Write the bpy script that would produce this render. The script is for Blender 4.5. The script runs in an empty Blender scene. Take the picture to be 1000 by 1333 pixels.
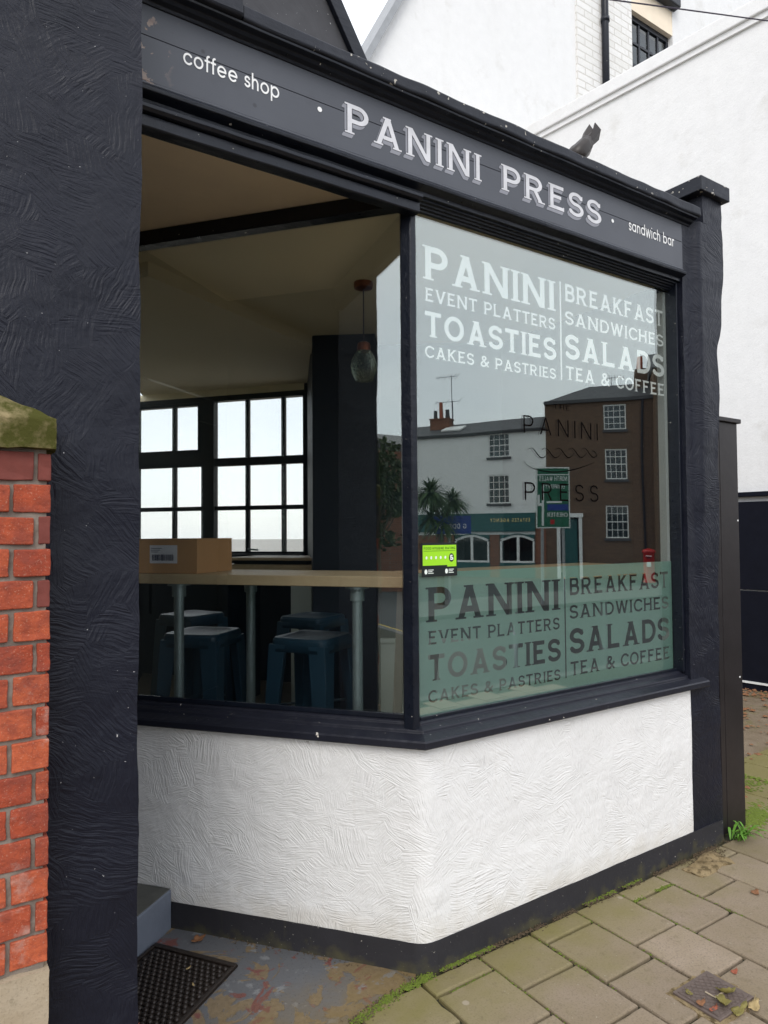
import bpy, bmesh, math, random
import numpy as np
from mathutils import Vector, Matrix, noise as mnoise
sc = bpy.context.scene
C = sc.collection
random.seed(7)
R = math.radians

# ------------------------------------------------------------------ camera, world, sun, exposure
def rot_from(yaw, pitch, roll):
    F = Vector((math.sin(yaw)*math.cos(pitch), math.cos(yaw)*math.cos(pitch), math.sin(pitch)))
    r = Vector((math.cos(yaw), -math.sin(yaw), 0)); u = r.cross(F)
    c, s = math.cos(roll), math.sin(roll)
    right = c*r + s*u; down = s*r - c*u
    return Matrix((right, -down, -F)).transposed()
cam_d = bpy.data.cameras.new('camera'); cam = bpy.data.objects.new('camera', cam_d); C.objects.link(cam)
cam_d.sensor_fit = 'HORIZONTAL'; cam_d.sensor_width = 36; cam_d.lens = 902.83/1000*36
cam_d.clip_start = 0.05; cam_d.clip_end = 1500
cam.matrix_world = Matrix.Translation((0, 0, 1.55)) @ rot_from(R(33.9306), R(1.7563), R(-0.4187)).to_4x4()
sc.camera = cam

SUN_EL, SUN_AZ = R(42), R(220)      # azimuth clockwise from +Y : thin cloud, light comes over the street
world = bpy.data.worlds.new('World'); sc.world = world; world.use_nodes = True
wn, wl = world.node_tree.nodes, world.node_tree.links
wn.clear()
sky = wn.new('ShaderNodeTexSky'); sky.sky_type = 'NISHITA'; sky.sun_disc = False
sky.sun_elevation = SUN_EL; sky.sun_rotation = SUN_AZ
bg1 = wn.new('ShaderNodeBackground'); bg1.inputs[1].default_value = 0.05
wl.new(sky.outputs[0], bg1.inputs[0])
tc = wn.new('ShaderNodeTexCoord'); cn = wn.new('ShaderNodeTexNoise')
cn.inputs['Scale'].default_value = 2.2; cn.inputs['Detail'].default_value = 5
mp = wn.new('ShaderNodeMapping'); mp.inputs['Scale'].default_value = (1, 1, 2.5)
wl.new(tc.outputs['Generated'], mp.inputs[0]); wl.new(mp.outputs[0], cn.inputs['Vector'])
cr = wn.new('ShaderNodeValToRGB'); cr.color_ramp.elements[0].position = .3; cr.color_ramp.elements[1].position = .7
cr.color_ramp.elements[0].color = (0.80, 0.83, 0.88, 1); cr.color_ramp.elements[1].color = (0.97, 0.97, 0.98, 1)
wl.new(cn.outputs[0], cr.inputs[0])
bg2 = wn.new('ShaderNodeBackground'); bg2.inputs[1].default_value = 1.52
wl.new(cr.outputs[0], bg2.inputs[0])
add = wn.new('ShaderNodeAddShader'); wl.new(bg1.outputs[0], add.inputs[0]); wl.new(bg2.outputs[0], add.inputs[1])
wo = wn.new('ShaderNodeOutputWorld'); wl.new(add.outputs[0], wo.inputs[0])

sd = bpy.data.lights.new('sun', 'SUN'); so = bpy.data.objects.new('sun', sd); C.objects.link(so)
sd.energy = 1.5; sd.angle = R(32); sd.color = (1, .965, .91)
sdir = Vector((math.sin(SUN_AZ)*math.cos(SUN_EL), math.cos(SUN_AZ)*math.cos(SUN_EL), math.sin(SUN_EL)))
so.rotation_euler = sdir.to_track_quat('Z', 'Y').to_euler(); so.location = (4, -8, 12)
sc.view_settings.view_transform = 'Standard'; sc.view_settings.look = 'None'
sc.view_settings.exposure = 0.0; sc.view_settings.gamma = 1; sc.view_settings.use_curve_mapping = False
sc.render.engine = 'CYCLES'
sc.cycles.use_denoising = True
sc.cycles.max_bounces = 12; sc.cycles.diffuse_bounces = 6; sc.cycles.transparent_max_bounces = 16
sc.cycles.caustics_reflective = False; sc.cycles.caustics_refractive = False
sc.cycles.sample_clamp_indirect = 6

# ------------------------------------------------------------------ material helpers
class NT:
    def __init__(s, name):
        s.m = bpy.data.materials.new(name); s.m.use_nodes = True
        s.t = s.m.node_tree; s.t.nodes.clear()
        s.out = s.t.nodes.new('ShaderNodeOutputMaterial')
    def n(s, typ, **kw):
        nd = s.t.nodes.new(typ)
        for k, v in kw.items(): setattr(nd, k, v)
        return nd
    def l(s, a, b): s.t.links.new(a, b)
    def val(s, sock, v):
        if isinstance(v, bpy.types.NodeSocket): s.l(v, sock)
        elif isinstance(v, (tuple, list)) and len(v) == 3 and sock.type == 'RGBA': sock.default_value = (*v, 1)
        else: sock.default_value = v
    def coord(s, kind='Object', scale=None, loc=None, rot=None):
        c = s.n('ShaderNodeTexCoord').outputs[kind]
        if scale is None and loc is None and rot is None: return c
        m = s.n('ShaderNodeMapping'); s.l(c, m.inputs[0])
        if scale: m.inputs['Scale'].default_value = scale
        if loc: m.inputs['Location'].default_value = loc
        if rot: m.inputs['Rotation'].default_value = rot
        return m.outputs[0]
    def noise(s, vec, scale, detail=4, rough=.55, out=0, dist=0):
        nd = s.n('ShaderNodeTexNoise'); s.l(vec, nd.inputs['Vector'])
        nd.inputs['Scale'].default_value = scale; nd.inputs['Detail'].default_value = detail
        nd.inputs['Roughness'].default_value = rough; nd.inputs['Distortion'].default_value = dist
        return nd.outputs[out]
    def math(s, op, a, b=0.0, c=None, clamp=False):
        nd = s.n('ShaderNodeMath', operation=op, use_clamp=clamp); s.val(nd.inputs[0], a); s.val(nd.inputs[1], b)
        if c is not None: s.val(nd.inputs[2], c)
        return nd.outputs[0]
    def ramp(s, fac, p0, p1, c0=(0, 0, 0), c1=(1, 1, 1)):
        nd = s.n('ShaderNodeValToRGB'); s.l(fac, nd.inputs[0]); e = nd.color_ramp.elements
        e[0].position = p0; e[1].position = p1; e[0].color = (*c0, 1); e[1].color = (*c1, 1)
        return nd.outputs[0]
    def lin(s, v, a, b, o0, o1):
        nd = s.n('ShaderNodeMapRange', clamp=True); s.l(v, nd.inputs[0])
        for i, q in enumerate((a, b, o0, o1)): nd.inputs[i+1].default_value = q
        return nd.outputs[0]
    def mix(s, fac, a, b, blend='MIX'):
        nd = s.n('ShaderNodeMix', data_type='RGBA', blend_type=blend)
        s.val(nd.inputs[0], fac); s.val(nd.inputs[6], a); s.val(nd.inputs[7], b)
        return nd.outputs[2]
    def bump(s, h, strength=.5, dist=.002, normal=None):
        nd = s.n('ShaderNodeBump'); s.l(h, nd.inputs['Height'])
        nd.inputs['Strength'].default_value = strength; nd.inputs['Distance'].default_value = dist
        if normal is not None: s.l(normal, nd.inputs['Normal'])
        return nd.outputs[0]
    def principled(s, col, rough=.6, metal=0, normal=None, spec=None, **kw):
        p = s.n('ShaderNodeBsdfPrincipled'); s.val(p.inputs['Base Color'], col); s.val(p.inputs['Roughness'], rough)
        p.inputs['Metallic'].default_value = metal
        if spec is not None: p.inputs['Specular IOR Level'].default_value = spec
        if normal is not None: s.l(normal, p.inputs['Normal'])
        for k, v in kw.items(): s.val(p.inputs[k], v)
        return p.outputs[0]
    def done(s, sh): s.l(sh, s.out.inputs[0]); return s.m

def mat_plain(name, col, rough=.6, metal=0, var=.18, vscale=9, bumpd=.0008, bscale=60, spec=.4):
    n = NT(name); v = n.coord()
    f = n.noise(v, vscale, 5)
    c = n.mix(f, tuple(x*(1-var) for x in col), tuple(min(1, x*(1+var)) for x in col))
    r = n.math('MULTIPLY_ADD', n.noise(v, vscale*2.3, 3), .25, rough-.12)
    return n.done(n.principled(c, r, metal, n.bump(n.noise(v, bscale, 3), .4, bumpd), spec))

def comb_height(n, uv, cell=7.5, seed=0.0, base=0.2, spread=2.2, across=230, along=16):
    """trowel-combed render: patches of parallel ridges, each patch turned its own way"""
    w = n.n('ShaderNodeVectorMath', operation='ADD')
    wn_ = n.n('ShaderNodeTexNoise'); n.l(uv, wn_.inputs['Vector']); wn_.inputs['Scale'].default_value = 6; wn_.inputs['Detail'].default_value = 2
    sc_ = n.n('ShaderNodeVectorMath', operation='SCALE'); n.l(wn_.outputs['Color'], sc_.inputs[0]); sc_.inputs['Scale'].default_value = .055
    n.l(uv, w.inputs[0]); n.l(sc_.outputs[0], w.inputs[1])
    off = n.n('ShaderNodeVectorMath', operation='ADD'); n.l(w.outputs[0], off.inputs[0]); off.inputs[1].default_value = (seed, seed*1.7, 0)
    vo = n.n('ShaderNodeTexVoronoi', voronoi_dimensions='2D'); n.l(off.outputs[0], vo.inputs['Vector']); vo.inputs['Scale'].default_value = cell
    sep = n.n('ShaderNodeSeparateColor'); n.l(vo.outputs['Color'], sep.inputs[0])
    ang = n.math('MULTIPLY_ADD', sep.outputs[0], spread, base-spread/2)
    ro = n.n('ShaderNodeVectorRotate', rotation_type='Z_AXIS'); n.l(off.outputs[0], ro.inputs['Vector']); n.l(ang, ro.inputs['Angle'])
    # bend the strokes a little inside each patch
    mp_ = n.n('ShaderNodeMapping'); n.l(ro.outputs[0], mp_.inputs[0]); mp_.inputs['Scale'].default_value = (along, across, 1)
    r1 = n.noise(mp_.outputs[0], 1.0, 2, .45, dist=.12)
    return r1, sep.outputs[1]

def mat_render(name, col, rough, cell, across, strength, dist, chips=None, dirt=None, base=.2, spread=2.2, spec=.4, lo=.16):
    n = NT(name); uv = n.coord('UV')
    h1, k1 = comb_height(n, uv, cell, 0, base, spread, across, across*.075+2)
    h2, k2 = comb_height(n, uv, cell*.62, 3.7, base+.3, spread*1.2, across*.8, across*.08)
    big = n.noise(uv, 3.2, 4)
    m = n.ramp(n.noise(uv, 6.5, 3), .42, .58)
    h = n.mix(m, h1, h2)
    amp = n.ramp(n.noise(uv, 4.1, 3), .25, .7, (.25,)*3, (1,)*3)
    h = n.math('MULTIPLY', h, amp)
    h = n.math('MULTIPLY_ADD', big, 1.6, h)
    h = n.math('MULTIPLY_ADD', n.noise(uv, 26, 4), .5, h)
    h = n.math('MULTIPLY_ADD', n.noise(uv, 420, 2), .10, h)
    c = n.mix(n.noise(uv, 5, 5), tuple(x*(1-lo) for x in col), tuple(min(1, x*(1+lo)) for x in col))
    if dirt:
        sx = n.n('ShaderNodeSeparateXYZ'); n.l(uv, sx.inputs[0])
        z = n.math('MULTIPLY_ADD', n.noise(uv, 12, 4), -.22, sx.outputs[1])
        fac = n.lin(z, dirt[1], dirt[2], .55, 0)
        c = n.mix(fac, c, dirt[0])
        streak = n.ramp(n.noise(n.coord('UV', (38, 2.2, 1)), 1, 4), .60, .80, (0,)*3, (.20,)*3)
        c = n.mix(streak, c, dirt[0])
    if chips:
        f = n.math('MULTIPLY', n.ramp(n.noise(uv, 95, 2), chips[1], chips[1]+.02), n.ramp(n.noise(uv, 3.3, 2), .42, .55))
        c = n.mix(f, c, chips[0])
    r = n.math('MULTIPLY_ADD', n.noise(uv, 18, 3), .3, rough-.15)
    return n.done(n.principled(c, r, 0, n.bump(h, strength, dist), spec))

M = {}
M['black_render'] = mat_render('black_render', (.0066, .0078, .0160), .44, 9.5, 150, 1.0, .0058, chips=((.5, .5, .5), .742), base=.9, spread=2.0, spec=.28, lo=.25)
M['white_render'] = mat_render('white_render', (.775, .772, .765), .50, 10.0, 190, 1.0, .0062, dirt=((.58, .54, .47), -.02, .09), base=.25, spread=2.4, lo=.035)
M['plinth'] = mat_render('plinth_black', (.020, .019, .023), .75, 9, 90, .5, .0022, chips=((.4, .38, .34), .70), dirt=((.09, .08, .03), -.135, -.075), lo=.3)

def mat_gloss_black(name, col=(.006, .008, .014), rough=.30, chip=.72, chipcol=(.55, .52, .47), chipscale=42):
    n = NT(name); v = n.coord()
    st = n.noise(n.coord('Object', (1.2, 7, 9)), 6, 4)
    h = n.math('MULTIPLY_ADD', n.noise(v, 22, 5, .6), 1.0, n.math('MULTIPLY', st, .6))
    h = n.math('MULTIPLY_ADD', n.noise(v, 140, 2), .15, h)
    c = n.mix(n.noise(v, 8, 4), tuple(x*.7 for x in col), tuple(x*1.5 for x in col))
    f = n.math('MULTIPLY', n.ramp(n.noise(v, chipscale, 3, .6), chip, chip+.015), n.ramp(n.noise(v, 3.1, 2), .40, .52))
    c = n.mix(f, c, chipcol)
    r = n.math('MULTIPLY_ADD', n.noise(v, 30, 3), .3, rough-.12)
    return n.done(n.principled(c, r, 0, n.bump(h, .5, .0045), .33))
M['black_paint'] = mat_gloss_black('black_gloss_paint')
M['sill_paint'] = mat_gloss_black('black_sill_paint', (.012, .013, .020), .34, .705, (.62, .58, .52), 34)
M['coping_paint'] = mat_gloss_black('worn_coping_paint', (.013, .015, .022), .55, .645, (.45, .42, .37), 30)
M['dark_frame'] = mat_plain('dark_teal_frame', (.010, .018, .024), .4)

def mat_fascia():
    n = NT('grey_black_fascia'); v = n.coord()
    grain = n.noise(n.coord('Object', (1.5, 20, 60)), 3, 4)
    blot = n.noise(v, 4, 4)
    c = n.mix(blot, (.046, .050, .063), (.074, .080, .097))
    c = n.mix(n.ramp(n.noise(v, 9, 3), .60, .75, (0,)*3, (.3,)*3), c, (.035, .035, .045))
    # bare wood where the paint has lifted next to the pier
    sx = n.n('ShaderNodeSeparateXYZ'); n.l(v, sx.inputs[0])
    near = n.ramp(n.math('MULTIPLY_ADD', n.noise(v, 14, 3), .20, sx.outputs[0]), .60, .70, (1,)*3, (0,)*3)
    peel = n.math('MULTIPLY', near, n.ramp(n.noise(v, 24, 4, .6), .555, .575))
    wood = n.mix(n.noise(v, 60, 3), (.36, .17, .08), (.42, .38, .34))
    c = n.mix(peel, c, wood)
    knots = n.n('ShaderNodeTexVoronoi'); n.l(v, knots.inputs['Vector']); knots.inputs['Scale'].default_value = 7
    k = n.ramp(knots.outputs['Distance'], .03, .06, (.7,)*3, (0,)*3)
    c = n.mix(k, c, (.02, .02, .025))
    h = n.math('ADD', n.math('MULTIPLY', grain, .5), n.math('MULTIPLY', peel, -1))
    return n.done(n.principled(c, .42, 0, n.bump(h, .4, .0012), .5))
M['fascia'] = mat_fascia()
M['letter_white'] = mat_plain('sign_letter_white', (.66, .66, .69), .55, var=.22, vscale=24)
M['letter_pure'] = mat_plain('sign_letter_pure', (.85, .85, .84), .5, var=.04)
M['letter_shade'] = mat_plain('sign_letter_shade', (.27, .275, .31), .6, var=.15, vscale=40)

def mat_glass(name, ior=2.45, tint=(.955, .972, .965), refl=(.93, 1, .97)):
    n = NT(name)
    fr = n.n('ShaderNodeFresnel'); bf = n.n('ShaderNodeNewGeometry').outputs['Backfacing']
    n.l(n.math('MULTIPLY_ADD', bf, 1/ior-ior, ior), fr.inputs['IOR'])      # same coating strength from either side
    wob = n.bump(n.noise(n.coord('Object', (1, 1, .35)), 2.0, 1), .06, .02)
    tr = n.n('ShaderNodeBsdfTransparent'); n.val(tr.inputs[0], tint)
    gl = n.n('ShaderNodeBsdfGlossy'); gl.inputs['Roughness'].default_value = 0.0; n.val(gl.inputs[0], refl); n.l(wob, gl.inputs['Normal'])
    mx = n.n('ShaderNodeMixShader'); n.l(fr.outputs[0], mx.inputs[0]); n.l(tr.outputs[0], mx.inputs[1]); n.l(gl.outputs[0], mx.inputs[2])
    return n.done(mx.outputs[0])
M['glass'] = mat_glass('shop_glass')
M['far_glass'] = mat_glass('house_glass', 1.5, (.5, .55, .57), (1, 1, 1))
def mat_film(name, col, trans=.3, tl=.45):
    n = NT(name)
    d = n.n('ShaderNodeBsdfDiffuse'); n.val(d.inputs[0], col)
    t = n.n('ShaderNodeBsdfTranslucent'); n.val(t.inputs[0], col)
    m1 = n.n('ShaderNodeMixShader'); m1.inputs[0].default_value = tl; n.l(d.outputs[0], m1.inputs[1]); n.l(t.outputs[0], m1.inputs[2])
    tr = n.n('ShaderNodeBsdfTransparent')
    m2 = n.n('ShaderNodeMixShader'); m2.inputs[0].default_value = trans; n.l(m1.outputs[0], m2.inputs[1]); n.l(tr.outputs[0], m2.inputs[2])
    return n.done(m2.outputs[0])
M['frost'] = mat_film('frosted_film', (.36, .60, .51), .12)
M['white_vinyl'] = mat_film('white_vinyl', (.95, .97, .95), .04, .10)
M['black_vinyl'] = mat_plain('black_vinyl', (.004, .003, .003), .9, spec=.02)

def mat_brick():
    n = NT('red_brick'); v = n.n('ShaderNodeNewGeometry').outputs['Position']
    oi = n.n('ShaderNodeObjectInfo').outputs['Random']
    c = n.mix(oi, (.34, .060, .028), (.50, .115, .048))
    c = n.mix(n.ramp(n.noise(v, 38, 6, .7), .38, .66, (0,)*3, (.75,)*3), c, (.24, .050, .030))
    c = n.mix(n.ramp(n.noise(v, 230, 3, .7), .60, .68, (0,)*3, (.55,)*3), c, (.58, .34, .24))
    c = n.mix(n.ramp(n.noise(v, 9, 5, .7), .60, .72, (0,)*3, (.45,)*3), c, (.46, .36, .31))
    edge = n.ramp(n.noise(v, 13, 5, .7), .48, .72, (0,)*3, (.7,)*3)
    c = n.mix(edge, c, (.17, .05, .04))
    h = n.math('ADD', n.noise(v, 90, 4, .7), n.math('MULTIPLY', n.noise(v, 25, 3), 1.2))
    return n.done(n.principled(c, .85, 0, n.bump(h, .8, .0034), .25))
M['brick'] = mat_brick()
M['brick_dark'] = mat_plain('dark_red_brick', (.17, .045, .035), .88, var=.3, vscale=35, bumpd=.002, bscale=80)  # darker brick, used for the top course and a few end bricks
M['mortar'] = mat_plain('mortar', (.21, .175, .145), .95, var=.35, vscale=50, bumpd=.003, bscale=120)

def mat_stone(name, base, base2, moss=None, mscale=9, ml=(.45, .6), rough=.9, bd=.003, up=False):
    n = NT(name); v = n.coord()
    c = n.mix(n.ramp(n.noise(v, 7, 5, .6), .3, .7), base, base2)
    c = n.mix(n.ramp(n.noise(v, 180, 3), .55, .75, (0,)*3, (.5,)*3), c, tuple(x*.5 for x in base))
    c = n.mix(n.ramp(n.noise(v, 60, 2), .70, .76, (0,)*3, (.5,)*3), c, (.46, .44, .38)) if not name.startswith('white') else n.mix(n.ramp(n.noise(n.coord('Object', (2.2, 2.2, .25)), 2, 5, .65), .54, .80, (0,)*3, (.13,)*3), c, (.50, .48, .43))
    if moss:
        c = n.mix(n.ramp(n.noise(v, mscale, 6, .65), ml[0], ml[1]), c, moss)
    h = n.math('ADD', n.noise(v, 45, 6, .7), n.math('MULTIPLY', n.noise(v, 9, 3), 1.5))
    return n.done(n.principled(c, rough, 0, n.bump(h, .6, bd), .2))
M['capstone'] = mat_stone('mossy_capstone', (.20, .155, .075), (.30, .24, .13), (.060, .060, .012), 13, (.36, .56), bd=.008)
M['base_stone'] = mat_stone('base_stone', (.34, .27, .18), (.42, .35, .26), (.13, .11, .05), 14, (.62, .8), bd=.004)

def mat_slab():
    n = NT('paving_slab'); v = n.n('ShaderNodeNewGeometry').outputs['Position']
    oi = n.n('ShaderNodeObjectInfo').outputs['Random']
    c = n.mix(oi, (.235, .185, .135), (.325, .258, .195))
    c = n.mix(n.ramp(n.noise(v, 5, 5, .6), .3, .7, (0,)*3, (.6,)*3), c, (.20, .155, .09))
    c = n.mix(n.ramp(n.noise(v, 150, 3), .5, .75, (0,)*3, (.6,)*3), c, (.12, .10, .07))
    c = n.mix(n.ramp(n.noise(v, 70, 2), .69, .74, (0,)*3, (.6,)*3), c, (.38, .34, .27))
    sx = n.n('ShaderNodeSeparateXYZ'); n.l(v, sx.inputs[0])
    # green algae nearer the wall, and on the porch side
    g = n.math('MULTIPLY_ADD', n.noise(v, 4.5, 4), .75, sx.outputs[1])
    g = n.math('MULTIPLY_ADD', sx.outputs[0], -.12, g)
    c = n.mix(n.lin(g, 1.68, 2.15, 0, .72), c, (.165, .150, .036))
    spots = n.n('ShaderNodeTexVoronoi'); n.l(v, spots.inputs['Vector']); spots.inputs['Scale'].default_value = 2.6
    c = n.mix(n.ramp(spots.outputs['Distance'], .035, .085, (.7,)*3, (0,)*3), c, (.075, .06, .045))
    c = n.mix(n.ramp(n.noise(v, 22, 6, .75), .56, .72, (0,)*3, (.55,)*3), c, (.115, .09, .05))
    v2 = n.n('ShaderNodeTexVoronoi'); n.l(v, v2.inputs['Vector']); v2.inputs['Scale'].default_value = 5.5
    c = n.mix(n.ramp(v2.outputs['Distance'], .05, .075, (.55,)*3, (0,)*3), c, (.40, .35, .28))
    h = n.math('ADD', n.noise(v, 110, 4, .7), n.math('MULTIPLY', n.noise(v, 12, 3), 2))
    return n.done(n.principled(c, .78, 0, n.bump(h, .5, .002), .3))
M['slab'] = mat_slab()
M['joint'] = mat_plain('joint_soil', (.035, .033, .018), .95, var=.5, vscale=30, bumpd=.004, bscale=90)

def mat_porch():
    n = NT('painted_porch_concrete'); v = n.coord()
    c = n.mix(n.ramp(n.noise(v, 60, 5), .3, .7), (.15, .11, .065), (.22, .165, .10))
    wv = n.noise(v, 5.5, 7, .62, dist=1.2)
    c = n.mix(n.ramp(wv, .47, .49), c, (.115, .118, .125))          # worn grey paint
    c = n.mix(n.ramp(n.noise(v, 7.5, 6, .7, dist=.8), .57, .60), c, (.165, .065, .055))   # old red paint
    c = n.mix(n.ramp(n.noise(v, 11, 6, .65), .60, .64), c, (.19, .195, .20))
    sx = n.n('ShaderNodeSeparateXYZ'); n.l(v, sx.inputs[0])
    g = n.math('MULTIPLY_ADD', n.noise(v, 10, 4), .5, n.math('MULTIPLY', sx.outputs[1], -1))
    c = n.mix(n.lin(g, -1.98, -1.62, 0, .75), c, (.17, .115, .035))
    c = n.mix(n.ramp(n.noise(v, 120, 2), .64, .70, (0,)*3, (.7,)*3), c, (.04, .035, .03))
    h = n.math('ADD', n.noise(v, 60, 5, .7), n.math('MULTIPLY', n.ramp(wv, .47, .49), .8))
    return n.done(n.principled(c, n.math('MULTIPLY_ADD', n.noise(v, 20, 3), .4, .35), 0, n.bump(h, .6, .002), .4))
M['porch'] = mat_porch()
M['step'] = mat_plain('grey_blue_step_paint', (.14, .16, .20), .55, var=.15, vscale=12, bumpd=.002)
M['step_top'] = mat_plain('worn_step_top', (.095, .095, .085), .8, var=.35, vscale=14, bumpd=.002)
M['patch'] = mat_stone('crumbled_mortar', (.20, .145, .075), (.30, .23, .13), (.11, .08, .04), 30, (.5, .6), bd=.010)
M['moss'] = mat_plain('moss', (.11, .15, .018), .95, var=.5, vscale=70)
M['soil'] = mat_plain('soil_debris', (.085, .06, .035), .95, var=.5, vscale=90, bumpd=.006, bscale=140)
M['leaf_brown'] = mat_plain('dead_leaf_brown', (.22, .10, .045), .7, var=.4, vscale=60)
M['leaf_olive'] = mat_plain('dead_leaf_olive', (.19, .16, .045), .7, var=.4, vscale=60)
M['leaf_red'] = mat_plain('dead_leaf_red', (.30, .085, .045), .65, var=.3, vscale=60)
M['leaf_tan'] = mat_plain('dead_leaf_tan', (.38, .28, .13), .7, var=.3, vscale=60)
M['leaf_green'] = mat_plain('weed_green', (.10, .24, .025), .6, var=.4, vscale=40)
M['rubber'] = mat_plain('brown_black_rubber', (.020, .014, .011), .38, var=.4, vscale=40, bumpd=.0015)
M['iron'] = mat_plain('worn_cast_iron', (.15, .115, .10), .55, .3, var=.3, vscale=50, bumpd=.001, bscale=200)
M['white_plaster'] = mat_stone('white_painted_wall', (.76, .757, .75), (.80, .797, .79), (.60, .585, .55), 2.2, (.58, .85), .7, .004)
M['white_brick'] = mat_plain('white_painted_brick', (.78, .77, .75), .7, var=.07, vscale=8, bumpd=.003, bscale=60)
M['dark_timber'] = mat_plain('black_brown_timber', (.014, .011, .012), .38, var=.4, vscale=8, bumpd=.001, bscale=30)
M['matt_black'] = mat_plain('matt_black_paint', (.006, .007, .013), .8, var=.3, spec=.12)
M['gable'] = mat_render('weathered_dark_render', (.060, .060, .066), .75, 5, 60, .5, .003, chips=((.6, .6, .6), .72), lo=.45)
M['cream'] = mat_plain('cream_plaster', (.88, .82, .65), .8, var=.05, vscale=4)
M['soffit'] = mat_plain('beige_soffit', (.86, .74, .58), .7, var=.10, vscale=6, bumpd=.002, bscale=30)
M['navy'] = mat_plain('navy_wall', (.006, .011, .020), .55, var=.1)
M['teal'] = mat_plain('teal_wall', (.012, .036, .042), .6, var=.1)
M['dado'] = mat_plain('pale_dado', (.50, .55, .52), .6, var=.05)
M['floorwood'] = mat_plain('pale_cafe_floor', (.20, .17, .13), .5, var=.2)
def mat_wood():
    n = NT('pale_pine'); v = n.coord('Object', (2, 14, 14))
    c = n.mix(n.noise(v, 3, 5, dist=.5), (.46, .33, .19), (.62, .48, .30))
    return n.done(n.principled(c, .5, 0, n.bump(n.noise(v, 12, 3), .2, .001), .4))
M['pine'] = mat_wood()
M['galv'] = mat_plain('galvanised_pipe', (.30, .36, .37), .45, .55, var=.2, vscale=20)
M['stool'] = mat_plain('petrol_blue_metal', (.016, .046, .076), .36, .0, var=.10, vscale=3, bumpd=.0001, spec=.6)
M['card'] = mat_plain('cardboard', (.52, .29, .135), .8, var=.12, vscale=14, bumpd=.0008)
M['paper'] = mat_plain('label_paper', (.72, .72, .78), .6, var=.02)
M['ink'] = mat_plain('ink', (.03, .03, .07), .6)
M['copper'] = mat_plain('copper', (.30, .10, .05), .35, .8, var=.2)
M['grey_wood'] = mat_plain('grey_wood', (.10, .085, .07), .7, var=.3)
M['light_bead'] = mat_plain('pale_reveal_bead', (.50, .52, .50), .6, var=.06)
M['lime'] = mat_plain('lime_sticker', (.34, .72, .02), .45, var=.05)
M['sticker_black'] = mat_plain('sticker_black', (.008, .012, .012), .45)
M['sticker_white'] = mat_plain('sticker_white', (.8, .85, .8), .5, var=.02)
M['sticker_green'] = mat_plain('sticker_dark_green', (.04, .14, .01), .5)
M['wire'] = mat_plain('dark_wire', (.03, .02, .04), .6)
M['asphalt'] = mat_plain('asphalt', (.040, .040, .041), .85, var=.2, vscale=3, bumpd=.004, bscale=120)
M['kerb'] = mat_plain('granite_kerb', (.11, .105, .10), .8, var=.2)
M['yellow'] = mat_plain('yellow_line', (.60, .42, .05), .7)
M['earth'] = mat_stone('yard_ground', (.17, .13, .085), (.23, .18, .13), (.13, .12, .035), 3, (.52, .7), .9, .006)
M['opp_white'] = mat_plain('house_white_paint', (.74, .75, .74), .7, var=.05, vscale=1.5)
M['opp_brick'] = None
def mat_brickwall(name, c1, c2, mort, scale=1.0):
    n = NT(name); v = n.coord('UV')
    b = n.n('ShaderNodeTexBrick'); n.l(v, b.inputs['Vector']); b.inputs['Scale'].default_value = 1/scale
    b.inputs['Brick Width'].default_value = .225; b.inputs['Row Height'].default_value = .075; b.inputs['Mortar Size'].default_value = .006
    n.val(b.inputs['Color1'], c1); n.val(b.inputs['Color2'], c2); n.val(b.inputs['Mortar'], mort)
    c = n.mix(n.ramp(n.noise(v, 1.2, 4), .3, .7, (0,)*3, (.4,)*3), b.outputs['Color'], c2)
    return n.done(n.principled(c, .85, 0, n.bump(b.outputs['Fac'], -.4, .004), .2))
M['opp_brick'] = mat_brickwall('house_brown_brick', (.105, .066, .044), (.145, .088, .058), (.12, .10, .08))
M['opp_brick2'] = mat_brickwall('house_red_brick', (.16, .06, .035), (.20, .08, .045), (.16, .13, .11))
M['slate'] = mat_plain('slate_roof', (.055, .055, .06), .6, var=.25, vscale=3, bumpd=.01, bscale=12)
M['shop_teal'] = mat_plain('shop_sign_teal', (.012, .085, .085), .4)
M['gold'] = mat_plain('gold_letters', (.75, .60, .25), .5)
M['sash'] = mat_plain('white_sash_paint', (.75, .76, .75), .5, var=.03)
M['pot'] = mat_plain('terracotta_pot', (.32, .09, .05), .8)
M['sign_green'] = mat_plain('road_sign_green', (.004, .115, .060), .4)
M['sign_blue'] = mat_plain('sign_blue', (.01, .04, .25), .4)
M['postred'] = mat_plain('post_box_red', (.38, .012, .012), .35)
M['bark'] = mat_plain('bark', (.11, .085, .06), .9, var=.4, vscale=12, bumpd=.01, bscale=20)
M['palm_leaf'] = mat_plain('palm_leaf', (.045, .085, .022), .55, var=.4, vscale=4)
M['tree_leaf'] = mat_plain('tree_leaf', (.055, .075, .02), .7, var=.5, vscale=3)
M['grey_post'] = mat_plain('grey_post', (.30, .31, .32), .5, .3)
M['curtain'] = mat_plain('pale_curtain', (.5, .55, .55), .8)
M['shade_wood'] = mat_plain('door_dark', (.012, .015, .018), .4)

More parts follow.
